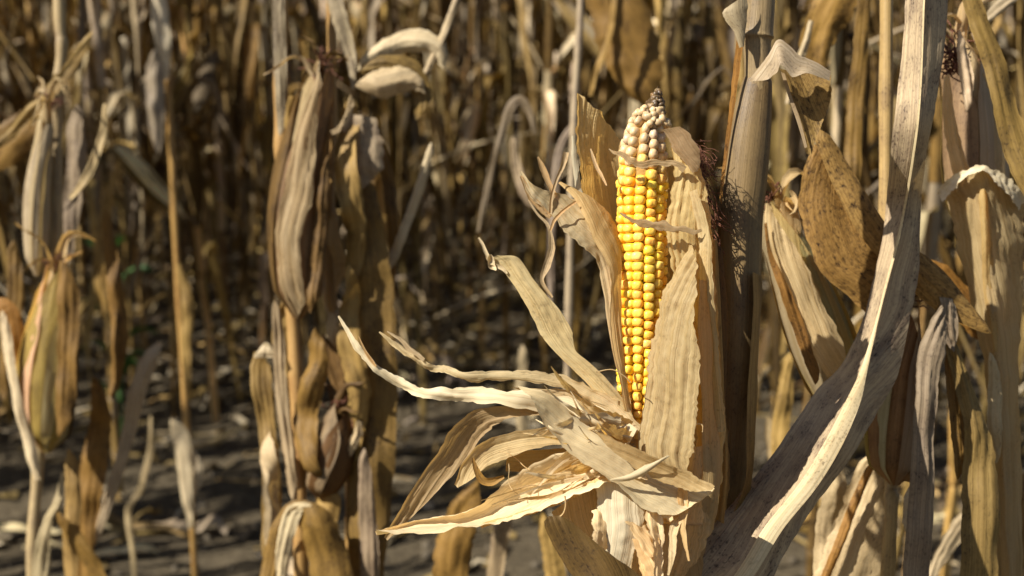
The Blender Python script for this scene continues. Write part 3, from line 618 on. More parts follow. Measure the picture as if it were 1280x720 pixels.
def wild_leaf(rnd, p0, az, length, width, e0=60, fold=.25, drop=82, curl=1.6, nseg=18, m=5):
    """A dry leaf: rises from the node, buckles, hangs and rolls up."""
    p = Vector(p0); out, uvs = [], []; vl = 0; tw = rnd.uniform(-.4, .4); twr = rnd.uniform(-3.2, 3.2)
    seed = rnd.uniform(0, 99); ds = length / nseg
    for j in range(nseg + 1):
        s = j / nseg
        k = min(1, max(0, (s - fold * .6) / (fold * .8 + .02))); k = k * k * (3 - 2 * k)
        e = R(e0 + (-drop - e0) * k + 16 * noise.noise(Vector((s * 4, seed, 0))) * k)
        a = az + 1.0 * noise.noise(Vector((s * 2.5, seed, 5))) * (.4 + k)
        T = Vector((math.cos(a) * math.cos(e), math.sin(a) * math.cos(e), math.sin(e)))
        side = T.cross(Vector((math.cos(a) * -math.sin(e), math.sin(a) * -math.sin(e), math.cos(e)))).normalized(); up = side.cross(T)
        q = tw + twr * max(0, s - fold * .5) + .5 * noise.noise(Vector((s * 5, seed, 9)))
        X = side * math.cos(q) + up * math.sin(q); Y = -side * math.sin(q) + up * math.cos(q)
        wd = width * min(1, (.55 + s * 3)) * max(.04, (1 - s ** 2.2)) * (1 + .25 * noise.noise(Vector((s * 6, seed, 2))))
        c = curl * (.5 + s) * (1 + .5 * noise.noise(Vector((s * 4, seed, 7)))) + .3
        for i in range(m + 1):
            u = i / m - .5; th = u * c * 2
            rad = wd / (c * 2)
            out.append(p + X * (math.sin(th) * rad) + Y * ((1 - math.cos(th)) * rad + .003 * noise.noise(Vector((u * 9, s * 16, seed)))))
            uvs.append(((u + .5) * wd + seed, vl))
        p = p + T * ds; vl += ds
        if p.z < .012: p.z = .012
    n = m + 1
    return out, [(j * n + i, j * n + i + 1, (j + 1) * n + i + 1, (j + 1) * n + i) for j in range(nseg) for i in range(m)], uvs
def plant_parts(seed, h=1.8, leaves=10, ear=True, lo=0.25, lean=.04, fine=1.0):
    """list of (name, geo, material, parent index)"""
    rnd = random.Random(seed); parts = []
    a = rnd.uniform(0, 6.28); ln = rnd.uniform(-lean, lean)
    node = []; z = 0; pts, rad = [], []
    n = int(h / .15)
    off = Vector((0, 0, 0))
    for i in range(n + 1):
        z = i * h / n
        off = off + Vector((rnd.gauss(0, .0035), rnd.gauss(0, .0035), 0))
        p = Vector((ln * z, ln * .6 * z, z - .03)) + off
        r = .0115 * (1 - .5 * i / n)
        pts += [p - Vector((0, 0, .012)), p, p + Vector((0, 0, .012))]; rad += [r, r * 1.22, r * .95]; node.append(p)
    parts.append(('stalk', tube(pts, rad, M_STALK, 8, len(pts) * 2, .04, seed), rnd.choice((M_LEAF, M_BROWN, M_LEAF, M_CANE)), None))
    for i in range(leaves):
        k = min(n - 1, max(1, int((lo + (1 - lo) * (i + rnd.random()) / leaves) * n)))
        az = a + math.pi * (i % 2) + rnd.gauss(0, .6)
        dead = rnd.random()
        mat = rnd.choices((M_LEAF, M_BROWN, M_PALE, M_GREY), (6, 3.4, 3.6, 1.6))[0]  # pale picks double as sunlit leaves, highlight painted as colour
        g = wild_leaf(rnd, node[k] + Vector((0, 0, .04)), az, rnd.uniform(.36, .72), rnd.uniform(.026, .06), rnd.uniform(50, 86), rnd.uniform(.04, .22) if dead < .8 else .6, rnd.uniform(74, 89), rnd.uniform(.5, 2.0), int(18 * fine), 5 if fine >= 1 else 3)
        parts.append(('leaf', g, mat, None))
        if rnd.random() < .5:
            parts.append(('leaf_sheath', tube([node[k], node[k] + (node[min(n, k + 1)] - node[k]) * .5, node[min(n, k + 1)]], [.0135, .0155, .012], mat, 8, 6, .12, i + seed, cap=False), mat, None))
    for i in range(9):
        k = rnd.randrange(1, n)
        parts.append(('leaf', wild_leaf(rnd, node[k] + Vector((rnd.gauss(0, .03), rnd.gauss(0, .03), rnd.uniform(-.05, .1))), rnd.uniform(0, 6.28), rnd.uniform(.12, .36), rnd.uniform(.012, .03), rnd.uniform(-60, 70), rnd.uniform(.1, .9), rnd.uniform(20, 85), rnd.uniform(.8, 2.4), 10, 3), rnd.choice((M_PALE, M_PALE, M_LEAF, M_GREY)), None))  # small scraps, mostly pale to paint in bright sun flecks
    for i in range(3):
        k = rnd.randrange(2, n); q = node[k]; dr = Vector((rnd.gauss(0, .6), rnd.gauss(0, .6), rnd.uniform(-.9, .5))).normalized(); ln_ = rnd.uniform(.2, .5)
        parts.append(('leaf', tube([q, q + dr * ln_ * .5 + Vector((0, 0, .02)), q + dr * ln_], [.003, .004, .002], M_LEAF, 5, 6, .2, i), rnd.choice((M_PALE, M_LEAF, M_BROWN)), None))
    if ear:
        k = int(rnd.uniform(.42, .58) * n); az = a + rnd.gauss(0, .4); tilt = rnd.choice((25, 30, 45, 110, 140))
        d = Vector((math.cos(az) * math.sin(R(tilt)), math.sin(az) * math.sin(R(tilt)), math.cos(R(tilt))))
        b = node[k] + Vector((math.cos(az), math.sin(az), .3)) * .03; L_ = rnd.uniform(.20, .26)
        axp = [b, b + d * L_ * .5 + Vector((0, 0, .004)), b + d * L_]
        parts.append(('shank', tube([node[k], node[k].lerp(b, .6) + Vector((0, 0, -.006)), b + d * .02], [.008, .008, .009], M_CANE, 7, 8, .05), M_CANE, None))
        core = len(parts)
        parts.append(('ear', husk_leaf_geo(rnd, axp, .026, 0, 6.5, 0, 0, 14, 12), M_HUSK, None))
        for q in range(4):
            parts.append(('husk_leaf', husk_leaf_geo(rnd, axp, .0255 + .002 * rnd.random(), q * 1.6 + rnd.random(), 2.3, 1 + q * .5, rnd.uniform(0, .012), 14, 6), rnd.choice((M_HUSK, M_HUSK, M_LEAF, M_PALE)), core))
    return parts
# ------------------------------------------------------------------ the plants one can tell apart
class Plant:
    def __init__(s, label, d, foot):
        s.d = d; p = at(foot[0], foot[1], d); s.base = Vector((p.x, p.y, ground_z(p.x, p.y)))
        s.t = empty('corn_plant', s.base, label, 'corn plant'); s.k = (S0 + d) / F; s.seed = int(foot[0])
        s.rnd = random.Random(s.seed)
    def stalk(s, pts, w, mat, color=(1, 1, 1, 1), dd=0.0, knots=True):
        P = [at(x, y, s.d + dd) for x, y in pts]; g = P[-1]; P.append(Vector((g.x, g.y + .01, s.base.z - .02)))
        out, rad = [], []
        tot = sum((P[i + 1] - P[i]).length for i in range(len(P) - 1)); n = max(6, int(tot / .15))
        C = spline(P, n * 3)
        for i, p in enumerate(C): out.append(p); rad.append(w / 2 * s.k * (1.16 if i % 3 == 1 and knots else 1.0))
        part('stalk', tube(out, rad, mat, 12, n * 6, .05, s.seed, s.base), mat, s.t, color)
    def leaf(s, st, mat, color=(1, 1, 1, 1), dd=0.0, label=None, name='leaf', parent=None, **k):
        s.seed += 1
        kw = dict(nseg=40, m=12, wave=.006, pleat=.0024, crinkle=.0010, ragged=.07, bulge=-.1, seed=s.seed); kw.update(k)
        wide = len(st[0]) in (4, 6)
        f = edges if wide else strip
        def blunt(q):
            w_ = abs(q[2] - q[0]) if wide else q[2]
            return w_ * s.k * 1.3 if w_ > 7 and -5 < q[1] < 725 else 0
        kw.setdefault('ends', (blunt(st[0]), blunt(st[-1])))
        return part(name, loft(f(st, s.d + dd), mat, org=s.base, **kw), mat, parent or s.t, color, label)
    def ear(s, base, tip, w, mats, color=(1, 1, 1, 1), dd=0.0, a0=0.0, bow=0.0, label=None, tip_out=.004):
        b, e = at(base[0], base[1], s.d + dd), at(tip[0], tip[1], s.d + dd)
        mid = b.lerp(e, .5) + RT * bow * s.k; rm = w / 2 * s.k * .88
        sub = lambda g: ([Vector(v) - s.base for v in g[0]], g[1], g[2])
        core = part('ear', sub(husk_leaf_geo(s.rnd, [b, mid, e], rm * .97, a0, 6.5, 0, 0, 24, 20)), mats[0], s.t, color, label)
        for q, mt in enumerate(mats):
            part('husk_leaf', sub(husk_leaf_geo(s.rnd, [b, mid, e], rm, a0 + q * 1.35, 2.2, 1 + q * .5, s.rnd.uniform(0, tip_out), 30, 12)), mt, core, tuple(c * s.rnd.uniform(.85, 1.1) for c in color[:3]) + (1,))
        g_ = Geo(); u = (e - b).normalized()
        for i in range(22):
            q = e - u * .012 - s.base; dr = (u + Vector((s.rnd.gauss(0, .5), s.rnd.gauss(0, .5), s.rnd.gauss(0, .5)))).normalized(); c = [q]
            for k in range(4): c.append(c[-1] + dr * .008); dr = (dr + Vector((s.rnd.gauss(0, .5), s.rnd.gauss(0, .5), s.rnd.gauss(-.15, .4)))).normalized()
            v, f, uv = tube(c, [.0006] * 5, M_SILK, 4, 7, 0, 0, cap=False); g_.add(v, f, uv, M_SILK)
        o = link('silk', g_.mesh('silk'), core); o['kind'] = 'stuff'
        for i in range(5):
            q = e - u * s.rnd.uniform(.01, .06); a = s.rnd.uniform(0, 6.28)
            v, f, uv = wild_leaf(s.rnd, q - s.base, a, s.rnd.uniform(.05, .11), s.rnd.uniform(.010, .022), 75 if u.z > 0 else -70, .5, s.rnd.uniform(-40, 60), 1.2, 12, 5)
            part('husk_leaf', (v, f, uv), s.rnd.choice(mats), core, color)
        return core
def plants_near():
    # A: ear in its husk, next row
    p = Plant('corn plant with closed brown ear on twin stalks, beside the long husk strands', .62, (378, 720))
    p.stalk([(350, -330), (351, 0), (351, 150), (354, 240), (366, 400), (373, 560), (378, 760)], 17, M_CANE, (.9, .82, .8, 1))
    p.stalk([(412, -200), (414, 0), (415, 170), (411, 340), (428, 440), (436, 560), (440, 760)], 12, M_CANE, (.85, .75, .65, 1), .03)
    p.leaf([(341, -60, 352, -62), (341, 40, 357, 40), (344, 120, 358, 120), (346, 170, 355, 170)], M_GREY, (1, 1, 1, 1), -.02)
    p.ear((372, 398), (403, 78), 82, (M_HUSK, M_LEAF, M_LEAF, M_HUSK, M_BROWN), (.78, .70, .62, 1), -.03, 2.2, -14, 'long closed ear in brown and straw husk')
    p.leaf([(397, 92, 400, 90), (372, 160, 396, 150), (356, 230, 392, 240), (345, 290, 376, 300), (350, 350, 380, 360), (366, 395, 384, 398)], M_HUSK, (.62, .54, .44, 1), -.065, name='husk_leaf', pleat=.004)
    p.leaf([(402, 200, 414, 190), (396, 260, 410, 260), (388, 330, 404, 330), (380, 392, 392, 392)], M_BROWN, (.8, .7, .7, 1), -.06, name='husk_leaf')
    p.leaf([(410, -30, 20), (424, 20, 20), (438, 70, 14), (442, 112, 5)], M_GREY, (1.1, 1.1, 1.1, 1))
    p.leaf([(440, 118, 8), (436, 140, 8), (426, 160, 8), (414, 166, 5)], M_PALE, (.8, .7, .55, 1), -.04)
    p.leaf([(446, 88, 10), (470, 70, 22), (500, 54, 26), (525, 50, 30), (548, 62, 22), (556, 86, 8)], M_PALE, (1, .95, .85, 1), .02, 'pale leaf folded sideways', bulge=-.25)
    p.leaf([(444, 112, 22), (470, 107, 36), (500, 100, 34), (520, 104, 20), (530, 118, 8)], M_PALE, (1.0, .9, .75, 1), -.01, bulge=-.25)
    p.leaf([(450, 92, 10), (480, 80, 22), (512, 88, 30), (528, 120, 22), (520, 150, 8)], M_BROWN, (1, 1, 1, 1), .0)
    p.leaf([(433, 142, 470, 148), (430, 175, 478, 178), (428, 210, 478, 212), (436, 240, 470, 246)], M_GREY, (1.3, 1.25, 1.3, 1), -.02, ends=(0, .03))
    p.leaf([(420, 206, 462, 204), (434, 260, 476, 262), (446, 330, 488, 330), (450, 400, 494, 400), (446, 500, 496, 500), (436, 600, 492, 600), (430, 740, 478, 740)], M_BROWN, (1.0, .95, .9, 1), -.01, 'wide dark leaf hanging straight down', nseg=50, ends=(.03, 0))
    p.leaf([(474, 170, 8), (486, 230, 16), (492, 300, 14), (490, 360, 6)], M_BROWN, (.9, .8, .8, 1), .03)
    p.leaf([(344, 375, 10), (348, 430, 14), (352, 500, 15), (362, 570, 16), (366, 626, 8)], M_PALE, (.82, .72, .6, 1), -.03)
    p.leaf([(322, 438, 16), (326, 470, 26), (334, 540, 22), (340, 610, 24), (338, 690, 22), (350, 760, 10)], M_LEAF, (.9, .8, .65, 1), .0, wave=.009)
    p.leaf([(318, 446, 4), (332, 438, 18), (346, 448, 10)], M_PALE, (1, .95, .85, 1), -.02)
    p.leaf([(396, 415, 408, 418), (410, 470, 436, 462), (420, 500, 440, 500), (424, 530, 440, 520)], M_BROWN, (.75, .65, .7, 1), .0)
    p.ear((398, 622), (426, 505), 58, (M_BROWN, M_GREY, M_BROWN), (.62, .52, .5, 1), -.02, 1.0, 4)
    p.leaf([(334, 730, 24), (350, 660, 22), (372, 636, 22), (392, 648, 40), (408, 690, 50), (424, 760, 56)], M_BROWN, (1.1, 1.0, .8, 1), -.05, 'folded leaf with a bright bent edge', bulge=-.2)
    p.leaf([(352, 740, 10), (354, 690, 18), (366, 642, 20), (386, 634, 12), (392, 640, 4)], M_PALE, (1.1, 1.05, .9, 1), -.055)
    p.leaf([(424, 596, 4), (432, 570, 12), (446, 545, 12), (450, 520, 4)], M_PALE, (.9, .8, .65, 1), -.03)
    p.leaf([(454, 560, 10), (458, 620, 20), (462, 700, 24), (460, 760, 20)], M_GREY, (1.1, 1, 1, 1), -.03)
    p.leaf([(541, 178, 8), (526, 230, 12), (508, 280, 12), (490, 325, 12), (482, 338, 6)], M_PALE, (1, .95, .85, 1), .02, 'straight pale leaf scrap slanting over the soil', bulge=-.3)
    p.leaf([(578, -20, 9), (556, 40, 10), (538, 80, 10), (520, 114, 6)], M_GREY, (1.3, 1.25, 1.2, 1), .02, bulge=-.4)
    for i, (x, y, ln, wd, m_) in enumerate(((436, 120, 230, 22, M_LEAF), (458, 260, 200, 26, M_BROWN), (440, 330, 260, 20, M_LEAF), (356, 300, 200, 18, M_LEAF), (390, 410, 190, 22, M_BROWN), (470, 420, 240, 26, M_LEAF), (340, 540, 170, 16, M_PALE), (418, 260, 180, 12, M_PALE), (406, 560, 160, 24, M_LEAF), (448, 560, 150, 14, M_GREY), (364, 120, 150, 10, M_LEAF))):
        q = [(x + (p.rnd.uniform(-9, 9) if k else 0), y + ln * k / 5, wd * (.35 + 1.1 * math.sin(math.pi * (k + .6) / 6.2)), p.rnd.uniform(-.015, .015), p.rnd.uniform(-1.2, 1.2)) for k in range(6)]
        p.leaf(q, m_, (.95, .85, .7, 1), .03 if i % 2 else -.03, wave=.012)
    # B: ear beside a pale stalk, near the picture edge
    p = Plant('corn plant with two closed ears against one pale grey stalk', .86, (46, 720))
    p.stalk([(74, -330), (74, 0), (77, 60), (71, 140), (70, 340), (58, 470), (47, 590), (42, 760)], 14, M_STALK, (1.25, 1.2, 1.1, 1))
    p.ear((46, 345), (63, 128), 36, (M_HUSK, M_PALE, M_HUSK, M_LEAF), (.8, .72, .58, 1), -.03, 2.0, -8, 'slim pale ear')
    p.ear((58, 566), (76, 328), 78, (M_HUSK, M_LEAF, M_HUSK, M_LEAF, M_HUSK), (.92, .78, .58, 1), -.05, 1.6, -6, 'thick straw coloured ear')
    p.leaf([(70, 325, 98, 325), (72, 400, 99, 400), (70, 480, 95, 480), (68, 545, 86, 550)], M_BROWN, (1.1, .95, .8, 1), -.10)
    p.leaf([(3, 388, 16), (8, 420, 14), (16, 470, 14), (30, 530, 14), (42, 575, 14), (48, 600, 6)], M_PALE, (1.1, 1.05, .95, 1), -.08, 'white edged leaf crossing in front of the ear', bulge=-.25)
    p.leaf([(-30, 380, 20), (4, 384, 22), (14, 400, 26), (18, 450, 22), (22, 520, 6)], M_BROWN, (1.3, 1, .8, 1), -.05)
    p.leaf([(116, 40, 5), (100, 66, 14), (72, 104, 18), (48, 130, 16), (20, 158, 14), (-12, 190, 10)], M_LEAF, (1, .92, .8, 1), -.03, ragged=.2, wave=.01)
    p.leaf([(70, 120, 12), (44, 150, 40), (10, 180, 50), (-30, 230, 40)], M_BROWN, (1, .9, .8, 1), .02)
    p.leaf([(132, 130, 6), (128, 165, 9), (118, 200, 11), (102, 230, 9), (86, 248, 6)], M_PALE, (.85, .75, .55, 1), -.03, wave=.01)
    p.leaf([(92, 130, 20), (96, 200, 26), (90, 260, 22), (84, 330, 10)], M_GREY, (1, .95, 1, 1), .03)
    p.leaf([(118, 470, 12), (126, 520, 26), (118, 580, 34), (108, 650, 28), (104, 740, 18)], M_BROWN, (1.1, .95, .8, 1), .02)
    p.leaf([(88, 560, 14), (92, 620, 20), (88, 690, 20), (90, 760, 10)], M_LEAF, (.9, .8, .7, 1), -.02)
    p.leaf([(78, 590, 4), (72, 630, 12), (60, 650, 12), (52, 700, 20), (48, 760, 18)], M_PALE, (.8, .75, .6, 1), -.06)
    p.leaf([(70, 640, 8), (92, 670, 20), (118, 710, 20), (140, 760, 12)], M_BROWN, (1, .9, .7, 1), -.04)
    p.leaf([(200, 428, 6), (188, 448, 20), (172, 490, 22), (158, 550, 16), (138, 620, 14), (112, 690, 8)], M_PALE, (.9, .82, .75, 1), .02, 'long pale leaf leaning away from the stalk', bulge=-.3, pleat=.003)
    p.leaf([(132, 260, 8), (140, 330, 18), (150, 420, 22), (140, 500, 10)], M_BROWN, (1, .85, .7, 1), .06)
    p.leaf([(14, 300, 10), (20, 360, 22), (10, 430, 20), (2, 500, 8)], M_BROWN, (1, .9, .8, 1), .05)
    # thin bare plant in the gap
    p = Plant('thin bare corn stalk standing in the soil gap between the two eared plants', 1.75, (246, 720))
    p.stalk([(202, -200), (206, 0), (214, 180), (221, 330), (235, 560), (245, 740)], 8, M_CANE, (.95, .85, .7, 1))
    p.leaf([(196, -30, 18), (200, 20, 22), (205, 60, 18), (208, 100, 5)], M_PALE, (1, 1, 1, 1), -.03)
    p.leaf([(192, 60, 18), (194, 110, 24), (196, 160, 18), (198, 190, 5)], M_GREY, (1, 1, 1.1, 1), -.03)
    p.leaf([(212, 525, 8), (224, 540, 20), (230, 570, 20), (234, 620, 14), (238, 660, 5)], M_PALE, (1.1, 1.05, .95, 1), -.04, 'small bleached leaf curled on the thin stalk')
    p.leaf([(240, 560, 5), (246, 585, 14), (244, 620, 10)], M_PALE, (1, .95, .9, 1), -.03)
    p.leaf([(222, 330, 6), (234, 380, 14), (232, 440, 12), (238, 500, 5)], M_LEAF, (1, .9, .7, 1), -.03)
    p.leaf([(236, 560, 3), (270, 550, 5), (298, 536, 6), (308, 528, 3)], M_PALE, (.8, .75, .6, 1), .02)
    p.leaf([(188, 520, 3), (188, 560, 7), (176, 610, 8), (160, 640, 8), (166, 690, 7), (168, 740, 5)], M_PALE, (.8, .72, .55, 1), .04)
    p.leaf([(150, 200, 6), (136, 250, 14), (126, 330, 18), (130, 400, 8)], M_LEAF, (1, .85, .6, 1), .2)
    # F: behind the ear
    p = Plant('corn plant with thin grey stalk and broad brown leaf, rising behind the kernels', .95, (706, 720))
    p.stalk([(728, -200), (726, 0), (718, 140), (712, 330), (708, 560), (706, 760)], 9, M_STALK, (.85, .85, .95, 1))
    p.leaf([(728, -40, 790, -40), (736, 10, 806, 0), (748, 60, 822, 50), (772, 104, 828, 104), (800, 138, 816, 142)], M_BROWN, (1.2, 1.05, .85, 1), .05, 'broad brown leaf behind the ear tip', bulge=-.14)
    p.leaf([(770, -20, 8), (762, 40, 8), (745, 90, 8), (738, 120, 4)], M_LEAF, (1, .85, .6, 1), .0)
    p.leaf([(668, 168, 3), (663, 142, 9), (650, 126, 14), (638, 134, 12), (622, 184, 9), (608, 240, 8), (598, 290, 4)], M_PALE, (.42, .37, .32, 1), .1, 'grey leaf bent sharply at its top')
    p.leaf([(640, 170, 8), (646, 210, 12), (656, 240, 14), (668, 262, 8)], M_GREY, (1.5, 1.4, 1.4, 1), .1)
    p.leaf([(720, 150, 5), (706, 172, 9), (697, 200, 10), (692, 260, 10), (688, 330, 9), (690, 400, 4)], M_GREY, (1, .95, 1.1, 1), .05)
    p.leaf([(655, 430, 10), (650, 500, 16), (656, 560, 12), (650, 620, 6)], M_PALE, (.7, .65, .55, 1), .3)
    p.leaf([(600, 600, 18), (580, 640, 40), (566, 690, 46), (560, 760, 40)], M_BROWN, (1.2, 1.05, .85, 1), -.35, 'mottled leaf hanging under the spread husk')
    p.leaf([(640, 620, 14), (628, 660, 22), (618, 720, 20), (610, 780, 12)], M_GREY, (1.1, 1, .9, 1), -.1)
    p.leaf([(676, 640, 14), (690, 690, 26), (700, 760, 24)], M_LEAF, (.9, .8, .6, 1), -.3)
    # C: eared plant at the picture edge
    p = Plant('corn plant with tall wrinkled ear and white rimmed sheath, near the arching leaf', .24, (1262, 720))
    p.stalk([(1266, 290), (1262, 400), (1258, 520), (1260, 640), (1264, 760)], 26, M_CANE, (1.0, .8, .6, 1), .05)
    p.ear((1226, 290), (1198, 44), 94, (M_HUSK, M_HUSKW, M_HUSK, M_HUSK, M_GREY), (.92, .78, .62, 1), 0, 2.5, 6, 'wrinkled ear with dark silk at its tip', .010)
    p.leaf([(1198, 38, 1200, 38), (1194, 64, 1208, 62), (1200, 100, 1216, 100), (1206, 140, 1214, 140)], M_HUSKW, (.8, .68, .6, 1), -.06, name='husk_leaf')
    p.leaf([(1180, 96, 1186, 92), (1176, 140, 1196, 150), (1184, 190, 1210, 200), (1196, 235, 1222, 240), (1206, 262, 1226, 262)], M_HUSK, (.95, .8, .6, 1), -.055, name='husk_leaf', pleat=.003)
    g = Geo(); rs = random.Random(9)
    for i in range(60):
        x, y, a = 1192 + rs.uniform(-6, 6), 62 + rs.uniform(0, 30), rs.uniform(0, 6); q = []
        for k in range(5): q.append(at(x, y, p.d - .045 + rs.uniform(-.005, .005))); x += 5 * math.cos(a); y += 5 * math.sin(a); a += rs.gauss(0, .7)
        v, f, uv = tube(q, [.0007] * 5, M_SILK, 4, 8, 0, 0, p.base, 1, False); g.add(v, f, uv, M_SILK)
    o = link('silk', g.mesh('silk'), p.t); o['kind'] = 'stuff'
    rw_ = [((1171, 238), (1226, 210), (1281, 244)), ((1184, 250), (1228, 236), (1281, 268)), ((1194, 300), (1234, 300), (1280, 310)), ((1209, 360), (1240, 360), (1279, 362)), ((1222, 420), (1247, 420), (1275, 420)), ((1232, 480), (1252, 480), (1272, 480)), ((1235, 560), (1256, 560), (1277, 560)), ((1240, 650), (1258, 650), (1277, 650)), ((1246, 720), (1262, 720), (1278, 720)), ((1250, 790), (1264, 790), (1278, 790))]
    part('leaf_sheath', loft([[at(a_[0], a_[1], p.d - .045), at(m_[0], m_[1], p.d - .066), at(c_[0], c_[1], p.d - .045)] for a_, m_, c_ in rw_], M_HUSK, org=p.base, nseg=60, m=22, pleat=.004, wave=.006, crinkle=.0012, ragged=.05, seed=331), M_HUSK, p.t, (.84, .74, .56, 1), 'loose pale sheath flaring below the ear')
    rw_ = [((1168, 241), (1177, 252)), ((1178, 228), (1190, 240)), ((1194, 217), (1200, 230)), ((1212, 211), (1214, 220)), ((1228, 207), (1230, 216)), ((1246, 213), (1243, 226)), ((1262, 222), (1256, 238)), ((1276, 238), (1268, 250)), ((1284, 252), (1278, 262))]
    part('leaf', loft([[at(a_[0], a_[1], p.d - .050 - .02 * math.sin(math.pi * i / 8)), at(c_[0], c_[1], p.d - .058 - .02 * math.sin(math.pi * i / 8))] for i, (a_, c_) in enumerate(rw_)], M_HUSKW, org=p.base, nseg=60, m=7, bulge=-.15, pleat=.002, wave=.006, crinkle=.0016, ragged=.22, seed=332), M_HUSKW, p.t, (.92, .88, .80, 1), 'white curled rim of the sheath')
    p.leaf([(1226, 232, 10), (1232, 300, 14), (1238, 370, 13), (1244, 440, 6)], M_HUSKY, (.9, .85, .7, 1), -.066, bulge=-.3, name='midrib')
    p.leaf([(1238, 440, 8), (1244, 480, 16), (1242, 530, 18), (1246, 580, 8)], M_PALE, (1, .9, .7, 1), -.07, bulge=-.2)
    p.leaf([(1202, -40, 18), (1218, 10, 22), (1242, 75, 28), (1265, 165, 34), (1296, 255, 34)], M_BROWN, (1.15, 1.15, 1.1, 1), -.09, 'dark diagonal leaf across the ear')
    p.leaf([(1222, 40, 6), (1244, 14, 14), (1280, -16, 16), (1310, -40, 14)], M_PALE, (.9, .85, .8, 1), .1)
    p.leaf([(1300, 560, 30), (1284, 630, 34), (1270, 690, 26), (1262, 760, 16)], M_LEAF, (.8, .65, .5, 1), -.03)
    p.leaf([(1240, 640, 20), (1210, 650, 26), (1180, 690, 20), (1160, 730, 10)], M_PALE, (.75, .68, .58, 1), .35)
    # D: golden stalk behind the arching leaf
    p = Plant('corn plant with golden stalk and drooping grey leaves, behind the arching leaf', .175, (1106, 720))
    p.stalk([(1109, -330), (1108, 0), (1107, 280), (1113, 480), (1114, 600), (1107, 760)], 17, M_STALK, (1.15, 1.0, .7, 1), .03)
    p.ear((1118, 606), (1128, 372), 84, (M_HUSK, M_LEAF, M_HUSK, M_LEAF, M_HUSK), (.72, .62, .50, 1), .0, 1.4, -2, 'brown ear ending in a golden shank')
    p.ear((1064, 520), (962, 252), 92, (M_HUSK, M_HUSK, M_HUSKY, M_LEAF, M_HUSK), (.82, .70, .52, 1), .03, 2.6, 0, 'striped straw ear leaning toward the ear stalk')
    p.leaf([(957, 254, 960, 254), (956, 282, 976, 284), (964, 320, 1000, 320), (984, 372, 1030, 378), (1004, 430, 1058, 436), (1026, 492, 1080, 492)], M_HUSK, (.95, .84, .66, 1), -.020, name='husk_leaf', pleat=.003)
    p.leaf([(955, 280, 958, 278), (960, 320, 966, 318), (976, 372, 990, 368), (994, 420, 1012, 424), (1014, 478, 1034, 490)], M_BROWN, (1.3, 1, .8, 1), -.028, name='husk_leaf')
    p.leaf([(1150, 378, 1196, 384), (1151, 386, 1194, 396), (1150, 420, 1186, 425), (1145, 470, 1174, 474), (1142, 530, 1168, 540), (1136, 620, 1166, 625), (1128, 740, 1162, 740)], M_GREY, (.95, .9, .95, 1), -.06, 'grey leaf folded over and hanging straight', nseg=50, bulge=-.2, pleat=.003)
    p.leaf([(1152, 392, 1196, 396), (1160, 371, 1192, 374), (1168, 374, 1196, 382), (1176, 400, 1198, 410), (1182, 440, 1196, 440)], M_GREY, (1, .95, 1, 1), -.045)
    p.leaf([(1176, 410, 1186, 408), (1186, 450, 1204, 448), (1198, 500, 1222, 498), (1206, 550, 1240, 548), (1203, 610, 1248, 605), (1200, 740, 1246, 740)], M_LEAF, (.72, .66, .55, 1), -.03, 'dull leaf hanging beside the white rimmed sheath', nseg=44)
    p.leaf([(1180, 440, 1190, 440), (1184, 500, 1200, 490), (1190, 560, 1206, 560), (1194, 600, 1202, 600)], M_BROWN, (.8, .7, .6, 1), -.02)
    p.leaf([(1084, 560, 1096, 560), (1064, 600, 1120, 596), (1044, 650, 1118, 640), (1022, 710, 1108, 700), (1004, 770, 1100, 770)], M_PALE, (.95, .85, .68, 1), .05, 'broad pale leaf at the foot of the golden stalk', nseg=44, m=14, bulge=-.06)
    p.leaf([(1092, 575, 10), (1072, 620, 11), (1052, 670, 12), (1030, 730, 12)], M_BROWN, (1.5, 1.2, 1, 1), .035, name='midrib', bulge=-.3)
    p.leaf([(1052, 545, 8), (1040, 580, 26), (1044, 620, 34), (1036, 670, 34), (1030, 740, 24)], M_PALE, (.9, .82, .68, 1), .09, wave=.012, crinkle=.002)
    p.leaf([(1128, 600, 8), (1146, 596, 14), (1166, 602, 5)], M_BROWN, (1, .8, .7, 1), -.02)
    p.leaf([(1130, 604, 1144, 602), (1128, 650, 1140, 650), (1126, 668, 1138, 668)], M_PALE, (1, .95, .9, 1), -.02)
    p.leaf([(1154, 440, 1166, 430), (1150, 500, 1168, 480), (1148, 540, 1160, 530)], M_LEAF, (1.1, .9, .7, 1), -.03)
    p.leaf([(1060, -30, 50), (1040, 10, 52), (1018, 60, 40), (1012, 130, 26), (1010, 190, 10)], M_BROWN, (1.5, 1.35, 1.1, 1), .35)
    p.leaf([(1014, 26, 6), (1006, 56, 9), (996, 86, 10), (984, 130, 6)], M_PALE, (.9, .85, .75, 1), .3, bulge=-.3)
    p.leaf([(1082, -20, 16), (1076, 60, 20), (1070, 140, 24), (1064, 230, 18), (1062, 300, 6)], M_BROWN, (1.1, 1, .8, 1), .3)
    p.leaf([(1150, 320, 26), (1190, 362, 34), (1220, 400, 38), (1250, 430, 20)], M_BROWN, (1.7, 1.3, .9, 1), .12)
    p.leaf([(962, 520, 16), (972, 580, 26), (964, 640, 26), (956, 720, 14)], M_PALE, (.72, .62, .45, 1), .5)
    p.leaf([(985, 440, 10), (980, 500, 22), (974, 560, 20), (984, 620, 8)], M_LEAF, (1, .9, .7, 1), .45)
plants_near()
PROTO = [plant_parts(100 + i, random.uniform(2.0, 2.4), 17 + i % 4, i % 4 != 3) for i in range(12)]
PROTO_ME = []
for pr in PROTO:
    PROTO_ME.append([(nm, mesh_from(nm, g[0], g[1], m, g[2]), par) for nm, g, m, par in pr])
PROTO_ONE = []
